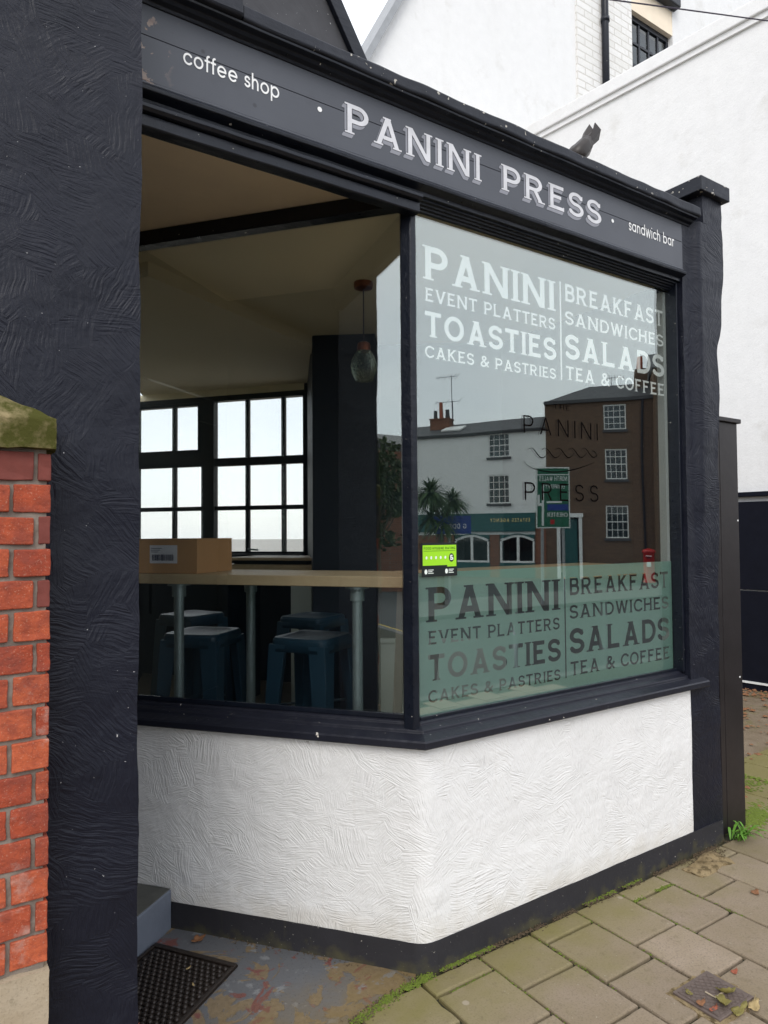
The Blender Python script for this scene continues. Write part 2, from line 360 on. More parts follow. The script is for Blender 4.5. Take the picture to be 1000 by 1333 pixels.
# ------------------------------------------------------------------ mesh helpers
def tagp(o, label=None, cat=None, group=None, kind=None):
    if label: o['label'] = label
    if cat: o['category'] = cat
    if group: o['group'] = group
    if kind: o['kind'] = kind
    return o
def empty(name, loc=(0, 0, 0), label=None, cat=None, group=None, kind=None, rz=0):
    o = bpy.data.objects.new(name, None); C.objects.link(o); o.location = loc; o.rotation_euler = (0, 0, rz)
    o.empty_display_size = .1
    return tagp(o, label, cat, group, kind)
def obj(name, bm, mat, parent=None, smooth=False, recalc=True, bevel=0, seg=2):
    if recalc: bmesh.ops.recalc_face_normals(bm, faces=bm.faces)
    me = bpy.data.meshes.new(name); bm.to_mesh(me); bm.free()
    if mat is not None: me.materials.append(mat)
    if smooth:
        for p in me.polygons: p.use_smooth = True
    o = bpy.data.objects.new(name, me); C.objects.link(o)
    if parent is not None:
        o.parent = parent
        o.matrix_parent_inverse = Matrix.Identity(4)
    if bevel:
        md = o.modifiers.new('bevel', 'BEVEL'); md.width = bevel; md.segments = seg; md.limit_method = 'ANGLE'; md.angle_limit = R(40)
    return o
def poly_prism(bm, pts, z0, z1, T=None):
    n = len(pts); f = T or (lambda x, y, z: (x, y, z))
    a = [bm.verts.new(f(x, y, z0)) for x, y in pts]; b = [bm.verts.new(f(x, y, z1)) for x, y in pts]
    bm.faces.new(a); bm.faces.new(b)
    for i in range(n): bm.faces.new((a[i], a[(i+1) % n], b[(i+1) % n], b[i]))
def box(bm, x0, x1, y0, y1, z0, z1, T=None):
    poly_prism(bm, [(x0, y0), (x1, y0), (x1, y1), (x0, y1)], z0, z1, T)
def tube(bm, a, b, r0, r1=None, n=10, cap=True):
    r1 = r0 if r1 is None else r1
    a, b = Vector(a), Vector(b); d = (b-a).normalized()
    q = d.orthogonal().normalized(); w = d.cross(q)
    A, B = [], []
    for i in range(n):
        t = 2*math.pi*i/n; o = q*math.cos(t)+w*math.sin(t)
        A.append(bm.verts.new(a+o*r0)); B.append(bm.verts.new(b+o*r1))
    for i in range(n): bm.faces.new((A[i], A[(i+1) % n], B[(i+1) % n], B[i]))
    if cap: bm.faces.new(A); bm.faces.new(B)
def lathe(bm, prof, c, n=20):
    rows = []
    for r, z in prof:
        rows.append([bm.verts.new((c[0]+r*math.cos(2*math.pi*i/n), c[1]+r*math.sin(2*math.pi*i/n), c[2]+z)) for i in range(n)])
    for j in range(len(rows)-1):
        for i in range(n): bm.faces.new((rows[j][i], rows[j][(i+1) % n], rows[j+1][(i+1) % n], rows[j+1][i]))
    if prof[0][0] > 1e-6: bm.faces.new(rows[0])
    if prof[-1][0] > 1e-6: bm.faces.new(rows[-1])
def NB(): return bmesh.new()
def mbox(name, mat, parent, x0, x1, y0, y1, z0, z1, T=None, bevel=0):
    bm = NB(); box(bm, x0, x1, y0, y1, z0, z1, T); return obj(name, bm, mat, parent, bevel=bevel)
def nz(p, s, seed=0.0): return mnoise.noise(Vector((p[0]*s+seed, p[1]*s, p[2]*s)))

def sweep(path, prof, capends=True):
    """path: list of (x,y); prof: closed list of (outward, z). outward is to the right-hand (street) side of the path direction"""
    bm = NB(); P = [Vector(p) for p in path]; n = len(P); rows = []
    for i in range(n):
        if i == 0: d = (P[1]-P[0]).normalized(); m = Vector((d.y, -d.x)); k = 1
        elif i == n-1: d = (P[-1]-P[-2]).normalized(); m = Vector((d.y, -d.x)); k = 1
        else:
            d0 = (P[i]-P[i-1]).normalized(); d1 = (P[i+1]-P[i]).normalized()
            n0 = Vector((d0.y, -d0.x)); n1 = Vector((d1.y, -d1.x)); m = (n0+n1).normalized(); k = 1/max(.3, m.dot(n0))
        rows.append([bm.verts.new((P[i].x+m.x*v*k, P[i].y+m.y*v*k, z)) for v, z in prof])
    q = len(prof)
    for i in range(n-1):
        for j in range(q): bm.faces.new((rows[i][j], rows[i][(j+1) % q], rows[i+1][(j+1) % q], rows[i+1][j]))
    if capends: bm.faces.new(rows[0]); bm.faces.new(rows[-1])
    return bm

def wallgrid(name, mat, parent, pts, z0, z1, thick, step=.02, amp=.0, nscale=3, offs=None, seed=0):
    """rendered wall skin: a closed slab following a plan path, gridded, gently uneven; UV = (length, height)"""
    P = [Vector(p) for p in pts]; S = [0]; samples = []
    for i in range(len(P)-1):
        L = (P[i+1]-P[i]).length; k = max(1, int(round(L/step)))
        for j in range(k + (1 if i == len(P)-2 else 0)):
            samples.append((P[i].lerp(P[i+1], j/k), S[-1]+L*j/k, i, j/k))
        S.append(S[-1]+L)
    nrm = []
    segn = []
    for i in range(len(P)-1):
        d = (P[i+1]-P[i]).normalized(); segn.append(Vector((d.y, -d.x)))
    for q, (p, s, i, f) in enumerate(samples):
        m = segn[i].copy()
        if f < 1e-6 and i > 0: m = (segn[i]+segn[i-1]).normalized()
        nrm.append(m)
    nzv = max(1, int(round((z1-z0)/step))); bm = NB(); uvl = bm.loops.layers.uv.new('UVMap')
    F, Bk = [], []
    for k in range(nzv+1):
        z = z0+(z1-z0)*k/nzv; rf, rb = [], []
        for (p, s, i, f), m in zip(samples, nrm):
            d = amp*(nz((p.x, p.y, z), nscale, seed)+.45*nz((p.x, p.y, z), nscale*3.7, seed+9))
            if offs: d += offs(s, z)
            v = bm.verts.new((p.x+m.x*d, p.y+m.y*d, z)); rf.append((v, s, z))
            rb.append((bm.verts.new((p.x-m.x*thick, p.y-m.y*thick, z)), s, z))
        F.append(rf); Bk.append(rb)
    def q4(a, b, c, d):
        fc = bm.faces.new((a[0], b[0], c[0], d[0]))
        for lp, w in zip(fc.loops, (a, b, c, d)): lp[uvl].uv = (w[1], w[2])
    ns = len(samples)
    for k in range(nzv):
        for i in range(ns-1):
            q4(F[k][i], F[k][i+1], F[k+1][i+1], F[k+1][i]); q4(Bk[k][i+1], Bk[k][i], Bk[k+1][i], Bk[k+1][i+1])
        e = thick
        for i, sg in ((0, 1), (ns-1, -1)):
            a, b, c, d = F[k][i], Bk[k][i], Bk[k+1][i], F[k+1][i]
            b2 = (b[0], b[1]-e*sg, b[2]); c2 = (c[0], c[1]-e*sg, c[2])
            q4(a, b2, c2, d)
    for i in range(ns-1):
        for row in (0, nzv):
            a, b, c, d = F[row][i], F[row][i+1], Bk[row][i+1], Bk[row][i]
            q4(a, b, (c[0], c[1], c[2]+thick), (d[0], d[1], d[2]+thick))
    return obj(name, bm, mat, parent, smooth=True)
def autosmooth(o, ang=35):
    me = o.data
    try: me.set_sharp_from_angle(angle=R(ang))
    except Exception: pass
    return o

def boxgrid(bm, x0, x1, y0, y1, z0, z1, step, amp=0.0, nscale=5, seed=0, fn=None):
    """box with gridded, uneven faces and UV in metres"""
    uvl = bm.loops.layers.uv.verify()
    nx, ny, nn = [max(1, int(round((b-a)/step))) for a, b in ((x0, x1), (y0, y1), (z0, z1))]
    cache = {}
    def V(i, j, k):
        key = (i, j, k)
        if key not in cache:
            p = Vector((x0+(x1-x0)*i/nx, y0+(y1-y0)*j/ny, z0+(z1-z0)*k/nn))
            d = Vector((nz(p, nscale, seed), nz(p, nscale, seed+31), nz(p, nscale, seed+57)))*amp
            d += Vector((nz(p, nscale*4, seed+3), nz(p, nscale*4, seed+37), 0))*amp*.35
            p = p+d
            if fn: p = fn(p)
            cache[key] = bm.verts.new(p)
        return cache[key]
    def q(a, b, c, d, ua, ub, uc, ud):
        f = bm.faces.new((a, b, c, d))
        for lp, w in zip(f.loops, (ua, ub, uc, ud)): lp[uvl].uv = w
    X = lambda i: x0+(x1-x0)*i/nx
    Y = lambda j: y0+(y1-y0)*j/ny
    Z = lambda k: z0+(z1-z0)*k/nn
    for i in range(nx):
        for k in range(nn):
            for j in (0, ny): q(V(i, j, k), V(i+1, j, k), V(i+1, j, k+1), V(i, j, k+1), (X(i), Z(k)), (X(i+1), Z(k)), (X(i+1), Z(k+1)), (X(i), Z(k+1)))
    for j in range(ny):
        for k in range(nn):
            for i in (0, nx): q(V(i, j, k), V(i, j+1, k), V(i, j+1, k+1), V(i, j, k+1), (Y(j)+9, Z(k)), (Y(j+1)+9, Z(k)), (Y(j+1)+9, Z(k+1)), (Y(j)+9, Z(k+1)))
    for i in range(nx):
        for j in range(ny):
            for k in (0, nn): q(V(i, j, k), V(i+1, j, k), V(i+1, j+1, k), V(i, j+1, k), (X(i), Y(j)), (X(i+1), Y(j)), (X(i+1), Y(j+1)), (X(i), Y(j+1)))

# ------------------------------------------------------------------ stroke lettering (signed-distance, marching squares)
def arc(cx, cy, rx, ry, a0, a1, n=14):
    return [(cx+rx*math.cos(R(a0+(a1-a0)*i/n)), cy+ry*math.sin(R(a0+(a1-a0)*i/n))) for i in range(n+1)]
def glyph(ch, t, serif):
    """returns width, square strokes, round strokes, serif boxes; unit cap height"""
    sq, rd, sf = [], [], []
    lo, hi = t, 1-t
    s0 = .10 if serif else t
    def pl(pts): rd.extend([(pts[i], pts[i+1]) for i in range(len(pts)-1)])
    def foot(x, y, w=None):
        if serif: sf.append((x, .028 if y == 0 else .972, (w or t+.055)+.022, .028))
    if ch == ' ': return .34, sq, rd, sf
    L = s0+.02
    if ch == 'P' or ch == 'R':
        sq.append(((L, 0), (L, 1))); m = .44 if ch == 'P' else .47
        sq.append(((L, hi), (.40, hi))); sq.append(((L, m), (.40, m)))
        pl(arc(.40, (hi+m)/2, .24, (hi-m)/2, 90, -90)); foot(L, 0); foot(L-.03, 1, t+.03)
        w = .64+t
        if ch == 'R': sq.append(((.40, m), (.66, 0))); foot(.68, 0, t+.05); w = .76+t
    elif ch == 'B':
        sq += [((L, 0), (L, 1)), ((L, hi), (.40, hi)), ((L, .53), (.42, .53)), ((L, lo), (.42, lo))]
        pl(arc(.40, (hi+.53)/2, .19, (hi-.53)/2, 90, -90)); pl(arc(.42, (lo+.53)/2, .22, (.53-lo)/2, 90, -90)); w = .64+t
    elif ch == 'D':
        sq += [((L, 0), (L, 1)), ((L, hi), (.36, hi)), ((L, lo), (.36, lo))]; pl(arc(.36, .5, .36, .5-t, 90, -90, 20)); w = .72+t
    elif ch == 'A':
        a = .08+(t if serif else t*.6); W = .92
        sq += [((a, 0), (W/2, 1)), ((W-a, 0), (W/2, 1)), ((a+.16, .29), (W-a-.16, .29))]; foot(a, 0, t+.06); foot(W-a, 0, t+.06); foot(W/2-.03, 1, t+.04); w = W
    elif ch in 'EFL':
        sq += [((L, 0), (L, 1))]; X = .60
        if ch in 'EF': sq += [((L, hi), (X, hi)), ((L, .52), (X-.08, .52))]
        if ch in 'EL': sq += [((L, lo), (X+.02, lo))]
        if serif:
            if ch in 'EF': sf.append((X, .93, .022, .075))
            if ch in 'EL': sf.append((X+.02, .08, .022, .085))
        foot(L, 0); foot(L, 1); w = X+t*.8+(.02)
    elif ch == 'H':
        sq += [((L, 0), (L, 1)), ((.68, 0), (.68, 1)), ((L, .52), (.68, .52))]; [foot(x, y) for x in (L, .68) for y in (0, 1)]; w = .68+L
    elif ch == 'I':
        sq += [((L, 0), (L, 1))]; foot(L, 0); foot(L, 1); w = 2*L
    elif ch == 'K':
        sq += [((L, 0), (L, 1)), ((.64, 1), (L, .40)), ((.30, .56), (.68, 0))]; foot(L, 0); foot(L, 1); foot(.68, 0); foot(.64, 1); w = .76+t*.5
    elif ch == 'N':
        sq += [((L, 0), (L, 1)), ((.76, 0), (.76, 1)), ((L, 1), (.76, 0))]; foot(L, 0); foot(.76, 1); foot(L-.03, 1, t+.03); w = .76+L
    elif ch == 'M':
        sq += [((L, 0), (L, 1)), ((.86, 0), (.86, 1)), ((L, 1), (.49, .1)), ((.86, 1), (.49, .1))]; w = .86+L
    elif ch == 'O':
        pl(arc(.44, .5, .44-t, .5-t, 0, 360, 36)); w = .88
    elif ch == 'G':
        pl(arc(.44, .5, .44-t, .5-t, 50, 350, 30)); sq += [((.50, .42), (.84-t, .42)), ((.84-t, .42), (.84-t, .15))]; w = .88
    elif ch == 'C':
        pl(arc(.44, .5, .44-t, .5-t, 42, 318, 30)); w = .78
        if serif: sf.append((.74, .80, .022, .10)); sf.append((.74, .20, .022, .10))
    elif ch == 'S':
        r = (1-2*t)/4; cx = .33
        pl(arc(cx, 1-t-r, .25, r, 25, 90, 6)+arc(cx, 1-t-r, .25, r, 90, 270, 16)[1:]+arc(cx, t+r, .27, r, 90, -90, 16)[1:]+arc(cx, t+r, .27, r, -90, -155, 6)[1:]); w = .66
        if serif: sf.append((.60, .84, .022, .09)); sf.append((.07, .17, .022, .09))
    elif ch == 'T':
        sq += [((.36, 0), (.36, 1)), ((.03, hi), (.69, hi))]; foot(.36, 0)
        if serif: sf.append((.03, .92, .022, .08)); sf.append((.69, .92, .022, .08))
        w = .72
    elif ch == 'V':
        a = .06+t*.6; sq += [((a, 1), (.42, 0)), ((.84-a, 1), (.42, 0))]; foot(a, 1); foot(.84-a, 1); w = .84
    elif ch == 'Y':
        sq += [((.06+t*.5, 1), (.38, .48)), ((.70-t*.5, 1), (.38, .48)), ((.38, 0), (.38, .5))]; w = .76
    elif ch == 'W':
        a = .06+t*.6; W = 1.14; sq += [((a, 1), (.34, 0)), ((.34, 0), (W/2, 1)), ((W/2, 1), (W-.34, 0)), ((W-.34, 0), (W-a, 1))]; w = W
    elif ch == '&':
        pl([(.74, .0+t), (.22, .66)]+arc(.36, .79, .16, .21-t, 200, -40, 14)+[(.24, .48)]+arc(.30, .26, .26-t*.6, .26-t, 120, 330, 16)+[(.76, .50)]); w = .82
    elif ch == '5':
        sq += [((.14, hi), (.5, hi)), ((.14, hi), (.12, .5))]; pl(arc(.30, .32, .24, .32-t, 120, -150, 18)); w = .6
    # lower case, geometric sans : x height .70
    elif ch in 'coaepbdn shwirft'.replace(' ', '') :
        x = .70; r = x/2-t*.0; rr = (x-2*t)/2; c = rr+t+.02
        if ch == 'c': pl(arc(c, x/2, rr, rr, 40, 320, 24)); w = 2*rr+t*1.2
        elif ch == 'o': pl(arc(c, x/2, rr, rr, 0, 360, 30)); w = 2*c
        elif ch == 'e': pl(arc(c, x/2, rr, rr, 0, 315, 26)); pl([(c-rr, x/2), (c+rr, x/2)]); w = 2*c
        elif ch == 'a': pl(arc(c, x/2, rr, rr, 0, 360, 30)); sq.append(((c+rr, 0), (c+rr, x))); w = 2*c+.04
        elif ch == 'p': pl(arc(c, x/2, rr, rr, 0, 360, 30)); sq.append(((c-rr, -.28), (c-rr, x))); w = 2*c
        elif ch == 'b': pl(arc(c, x/2, rr, rr, 0, 360, 30)); sq.append(((c-rr, 0), (c-rr, 1))); w = 2*c
        elif ch == 'd': pl(arc(c, x/2, rr, rr, 0, 360, 30)); sq.append(((c+rr, 0), (c+rr, 1))); w = 2*c
        elif ch in 'nh':
            q = .26; sq.append(((t+.03, 0), (t+.03, x if ch == 'n' else 1))); pl(arc(t+.03+q*.8, x-t-q, q*.8, q, 180, 0, 12)); sq.append(((t+.03+q*1.6, 0), (t+.03+q*1.6, x-t-q))); w = q*1.6+2*t+.06
        elif ch == 'w': sq += [((t, x), (.26, 0)), ((.26, 0), (.46, x)), ((.46, x), (.66, 0)), ((.66, 0), (.92-t, x))]; w = .92
        elif ch == 'i': sq.append(((t+.04, 0), (t+.04, x))); pl([(t+.04, .92), (t+.04, .921)]); w = 2*t+.08
        elif ch == 'r': sq.append(((t+.03, 0), (t+.03, x))); pl(arc(t+.03+.2, x-t-.22, .2, .22, 180, 80, 8)); w = .34
        elif ch == 'f': sq.append(((.16, 0), (.16, .78))); pl(arc(.16+.14, .80, .14, .2-t, 180, 95, 8)); pl([(.02, x-t), (.32, x-t)]); w = .34
        elif ch == 't': sq.append(((.16, 0), (.16, .95))); pl([(.02, x-t), (.32, x-t)]); w = .34
        elif ch == 's':
            r_ = (x-2*t)/4; cx = .22
            pl(arc(cx, x-t-r_, .16, r_, 20, 270, 18)+arc(cx, t+r_, .17, r_, 90, -160, 18)[1:]); w = .44
        w = w
    else: return .4, sq, rd, sf
    return w, sq, rd, sf

def seg_sdf(X, Y, a, b, t, square, ext=0):
    ax, ay = a; bx, by = b; dx, dy = bx-ax, by-ay; L = math.hypot(dx, dy) or 1e-9
    ux, uy = dx/L, dy/L; px, py = X-ax, Y-ay
    al = px*ux+py*uy; ac = np.abs(-px*uy+py*ux)
    if square:
        qx = np.abs(al-L/2)-(L/2+ext); qy = ac-t
        return np.maximum(qx, qy)
    c = np.clip(al, 0, L); return np.hypot(px-c*ux, py-c*uy)-t
def text_fields(text, x0, x1, z0, h, t, serif=True, gap=.13):
    """list of (xmin, xmax, zmin, zmax, fn(X,Z)->sdf in metres), fitted between x0 and x1"""
    gs = [(ch,)+glyph(ch, t, serif) for ch in text]
    W = sum(g[1] for g in gs)+gap*(len(gs)-1); kx = (x1-x0)/W; out = []; x = 0
    lower = any(c.islower() for c in text)
    for ch, w, sq, rd, sf in gs:
        if ch != ' ':
            def fn(X, Z, x=x, sq=sq, rd=rd, sf=sf):
                gx = (X-x0)/kx-x; gz = (Z-z0)/h; d = np.full(X.shape, 9.)
                for a, b in sq:
                    diag = abs(a[0]-b[0]) > .02 and abs(a[1]-b[1]) > .02
                    d = np.minimum(d, seg_sdf(gx, gz, a, b, t, True, t*.8 if diag else 0))
                for a, b in rd: d = np.minimum(d, seg_sdf(gx, gz, a, b, t, False))
                if not lower: d = np.maximum(d, np.maximum(-gz, gz-1))
                for cx, cy, hw, hh in sf: d = np.minimum(d, np.maximum(np.abs(gx-cx)-hw, np.abs(gz-cy)-hh))
                return d*h*min(1, kx/h)
            out.append((x0+(x-.06)*kx, x0+(x+w+.06)*kx, z0-(.32*h if lower else .01), z0+h*1.03, fn))
        x += w+gap
    return out
def march(bm, X, Z, Fd, plane):
    """fill Fd<0 ; plane(x,z)->co"""
    nzv, nxv = Fd.shape; ins = Fd < 0
    cache = {}
    def vert(x, z):
        k = (round(x, 6), round(z, 6))
        if k not in cache: cache[k] = bm.verts.new(plane(x, z))
        return cache[k]
    allin = ins[:-1, :-1] & ins[1:, :-1] & ins[:-1, 1:] & ins[1:, 1:]
    anyin = ins[:-1, :-1] | ins[1:, :-1] | ins[:-1, 1:] | ins[1:, 1:]
    for j in range(nzv-1):
        row = allin[j]; i = 0
        idx = np.flatnonzero(np.diff(np.concatenate(([0], row.view(np.int8), [0]))))
        for a, b in zip(idx[::2], idx[1::2]):
            bm.faces.new((vert(X[a], Z[j]), vert(X[b], Z[j]), vert(X[b], Z[j+1]), vert(X[a], Z[j+1])))
        for i in np.flatnonzero(anyin[j] & ~row):
            cs = [(X[i], Z[j], Fd[j, i]), (X[i+1], Z[j], Fd[j, i+1]), (X[i+1], Z[j+1], Fd[j+1, i+1]), (X[i], Z[j+1], Fd[j+1, i])]
            pts = []
            for q in range(4):
                a, b = cs[q], cs[(q+1) % 4]
                if a[2] < 0: pts.append((a[0], a[1]))
                if (a[2] < 0) != (b[2] < 0):
                    f = a[2]/(a[2]-b[2]); f = min(max(f, .02), .98); pts.append((a[0]+(b[0]-a[0])*f, a[1]+(b[1]-a[1])*f))
            vs = []
            for p in pts:
                v = vert(*p)
                if v not in vs: vs.append(v)
            if len(vs) >= 3:
                try: bm.faces.new(vs)
                except ValueError: pass
def text_mesh(name, fields, mat, parent, plane, res=.002, mod=None):
    bm = NB()
    for xa, xb, za, zb, fn in fields:
        m = .02; X = np.arange(xa-m, xb+m, res); Z = np.arange(za-m, zb+m, res)
        gx, gz = np.meshgrid(X, Z); Fd = fn(gx, gz)
        if mod: Fd = mod(fn, gx, gz)
        march(bm, X, Z, Fd, plane)
    return obj(name, bm, mat, parent, recalc=False)

# ------------------------------------------------------------------ frames of reference
D = 1.986                 # street face of the shopfront
CX, CY = 1.499, 1.986     # splayed corner
SA = R(51.147)
SX, SY = -math.cos(SA), math.sin(SA)         # along the splay, going into the porch
IX, IY = math.sin(SA), math.cos(SA)          # from the splay face into the shop
def SP(u, v):             # u metres into the porch along the splay, v metres inwards
    return (CX+SX*u+IX*v, CY+SY*u+IY*v)
def TS(x, y, z):          # local box on the splay: x = -u (so it runs towards the corner), y = v
    a = SP(-x, y); return (a[0], a[1], z)
LEN = 1.33

# ================================================================== THE SETTING
g = mbox('ground', M['earth'], None, -60, 120, 2.6, 120, -.5, -.012); tagp(g, kind='structure')
# porch floor, painted concrete
bm = NB(); poly_prism(bm, [(-.7, 1.80), (.6, 1.83), (1.174, 1.925), (1.453, 1.985), (1.70, 2.3), (1.2, 3.4), (-.7, 3.4)], -.12, 0.0)
porch = obj('porch_floor', bm, M['porch'], None); tagp(porch, kind='structure')
# pavement with real slabs
pav = mbox('pavement', M['joint'], None, -8, 14, -1.05, 2.6, -.3, -.016); tagp(pav, kind='structure')
colx = [1.455+.2645*i for i in range(-12, 16)]
slab_meshes = {}
def slab_mesh(w, d, var):
    k = (round(w, 3), round(d, 3), var)
    if k not in slab_meshes:
        bm = NB(); r = random.Random(hash(k) % 9999); ring = []
        cs = [(-w/2, -d/2), (w/2, -d/2), (w/2, d/2), (-w/2, d/2)]
        for q in range(4):
            a, b = cs[q], cs[(q+1) % 4]; m = max(2, int(round(math.hypot(b[0]-a[0], b[1]-a[1])/.045)))
            for t in range(m):
                f = t/m; e = r.uniform(-.0014, .0012)-(.0015*r.random() if t == 0 else 0)-(.005 if r.random() < .03 else 0)
                x, y = a[0]+(b[0]-a[0])*f, a[1]+(b[1]-a[1])*f; L = math.hypot(x, y); ring.append((x+x/L*e, y+y/L*e))
        def row(s_, z): return [bm.verts.new((x*(1-s_/(w/2)), y*(1-s_/(d/2)), z+(r.uniform(-.0008, .0006) if z > -.01 else 0))) for x, y in ring]
        R_ = [row(0, -.04), row(0, -.0055), row(.0022, -.0012), row(.007, 0)]
        for a, b in zip(R_, R_[1:]):
            for q in range(len(ring)): bm.faces.new((a[q], a[(q+1) % len(ring)], b[(q+1) % len(ring)], b[q]))
        bm.faces.new(R_[-1]); bmesh.ops.recalc_face_normals(bm, faces=bm.faces)
        me = bpy.data.meshes.new('paving_slab'); bm.to_mesh(me); bm.free(); me.materials.append(M['slab']); slab_meshes[k] = me
    return slab_meshes[k]
def wall_limit(x):
    if x < 1.4: return min(1.80+max(0, x-.6)*.22, 1.97) if x > -.5 else 1.80
    if x > 3.5: return 2.62
    return 1.966
cnt = 0; far = NB()
rs = random.Random(3)
for i in range(len(colx)-1):
    x0, x1 = colx[i], colx[i+1]; ci = i-12
    off = 1.872 if ci % 2 == 0 else 1.734
    if ci == 3: off = 1.676
    ys = [off-.272*k for k in range(-4, 11)]
    top = wall_limit((x0+x1)/2)
    ys = [top]+[y for y in ys if y < top-.03]
    for k in range(len(ys)-1):
        y1, y0 = ys[k], ys[k+1]
        w, d = x1-x0-.0125, y1-y0-.0125
        cxm, cym = (x0+x1)/2, (y0+y1)/2
        if cym > .35 and x1 > .2:
            o = bpy.data.objects.new('paving_slab', slab_mesh(w, d, (i*3+k) % 5)); C.objects.link(o); o.parent = pav
            o.location = (cxm, cym, rs.uniform(-.003, .002)); o.rotation_euler = (rs.uniform(-.008, .008), rs.uniform(-.008, .008), rs.uniform(-.006, .006)); cnt += 1
        else: box(far, cxm-w/2, cxm+w/2, cym-d/2, cym+d/2, -.04, -.001)
fo = obj('paving_slabs', far, M['slab'], pav); fo['kind'] = 'stuff'
kb = mbox('kerb', M['kerb'], None, -40, 40, -1.20, -1.055, -.4, -.004, bevel=.015); tagp(kb, kind='structure')
bm = NB(); vs = [bm.verts.new(c) for c in [(-80, -1.21, -.12), (80, -1.21, -.12), (80, -9, -.62), (-80, -9, -.62)]]; bm.faces.new(vs)
r_ = bmesh.ops.extrude_face_region(bm, geom=bm.faces[:]); [setattr(v.co, 'z', v.co.z-.5) for v in r_['geom'] if isinstance(v, bmesh.types.BMVert)]
road = obj('road', bm, M['asphalt'], None); tagp(road, kind='structure')
sl = (-.62+.12)/(-9+1.21)
for y in (-1.40, -1.55):
    bm = NB(); z = -.12+(y+1.21)*sl+.006
    box(bm, -40, 40, y-.035, y+.035, z-.01, z); obj('yellow_line', bm, M['yellow'], road)
fg = mbox('far_ground', M['asphalt'], None, -120, 140, -140, -9.002, -1.1, -.62); tagp(fg, kind='structure')
tagp(mbox('far_pavement', M['kerb'], None, -60, 60, -12.6, -9.6, -.7, -.52), kind='structure')

# ================================================================== SANDWICH SHOP
shop = empty('sandwich_shop', (1.5, D, 0), 'black and white corner sandwich shop with splayed window, white rendered base and lettered fascia', 'shop')
def sh(name, bm, mat, **k):
    o = obj(name, bm, mat, None, **k); return adopt(o, shop)
def adopt(o, par):
    o.parent = par
    mw = Matrix.Identity(4); q = par
    while q is not None: mw = Matrix.Translation(q.location) @ mw if q.parent is None else mw; q = q.parent
    o.matrix_parent_inverse = mw.inverted(); return o
# --- white rendered base with a softly rounded splay corner
path = [SP(LEN, 0), SP(.06, 0), SP(.03, .0015), SP(.012, .006), (CX+.012, D+.0055), (CX+.03, D+.0015), (CX+.06, D), (3.122, D)]
o = adopt(wallgrid('white_base_wall', M['white_render'], None, path, .100, .792, .12, .016, .0030, 4.5), shop); autosmooth(o, 60)
pathp = [SP(1.03, 0), SP(.03, 0), (CX+.035, D), (3.372, D)]
o = adopt(wallgrid('plinth', M['plinth'], None, pathp, -.05, .1005, .10, .02, .0035, 7, offs=lambda s, z: .004+.004*max(0, (.06-z))*10), shop); autosmooth(o, 60)
# --- sill, in one moulding round the corner
pathS = [SP(LEN, 0), (CX, CY), (3.235, D)]
sill = sweep(pathS, [(.004, .786), (.030, .788), (.033, .792), (.033, .812), (.028, .818), (-.012, .832), (-.014, .842), (-.018, .845), (-.045, .852), (-.047, .861), (-.052, .864), (-.10, .868), (-.10, .786)])
sh('window_sill', sill, M['sill_paint'], bevel=.0015)
# --- display windows
front = empty('front_window', (0, 0, 0)); adopt(front, shop); front['label'] = 'large front display window with frosted lower band and white lettering'
side = empty('side_window', (0, 0, 0)); adopt(side, shop); side['label'] = 'clear splayed window beside the porch'
DG = 2.060
GI = .074
mbox('glass_pane', M['glass'], front, 1.531, 3.108, DG, DG+.006, .866, 2.756)
mbox('glass_pane', M['glass'], side, -LEN+.05, -.045, GI, GI+.006, .874, 2.778, TS)
# frames (fillets round the front pane)
fb = NB()
box(fb, 1.531, 3.112, DG-.014, DG-.001, .862, .876)
obj('glazing_bead', fb, M['black_paint'], front, bevel=.002)
fb = NB(); box(fb, 3.108, 3.124, D+.024, DG+.05, .864, 2.78); obj('right_frame', fb, M['black_paint'], front, bevel=.003)
fb = NB(); box(fb, 3.085, 3.107, DG+.012, DG+.05, .874, 2.75); obj('reveal_bead', fb, M['light_bead'], front)
fb = NB(); box(fb, -LEN+.05, -.045, GI-.012, GI-.001, .866, .884, TS); obj('glazing_bead', fb, M['black_paint'], side, bevel=.002)
fb = NB(); box(fb, -LEN, -.02, GI-.028, GI+.03, 2.772, 2.832, TS); obj('top_rail', fb, M['black_paint'], side, bevel=.003)
fb = NB(); box(fb, -LEN, -LEN+.05, GI-.03, GI+.03, .86, 2.83, TS); obj('end_post', fb, M['black_paint'], side, bevel=.003)
# corner post
pp = [(1.4840, 2.0265), (1.4875, 2.0225), (1.507, 2.022), (1.510, 2.028), (1.532, 2.052), (1.530, 2.10), (1.500, 2.11), (1.4665, 2.058)]
bm = NB(); uv = bm.loops.layers.uv.verify()
zs = [.845+(2.775-.845)*i/80 for i in range(81)]; rows = []
for z in zs:
    rows.append([bm.verts.new((x+.0012*nz((x, y, z), 14), y+.0012*nz((x, y, z), 14, 5), z)) for x, y in pp])
for j in range(80):
    for i in range(8): bm.faces.new((rows[j][i], rows[j][(i+1) % 8], rows[j+1][(i+1) % 8], rows[j+1][i]))
bm.faces.new(rows[0]); bm.faces.new(rows[-1])
sh('corner_post', bm, M['black_paint'])
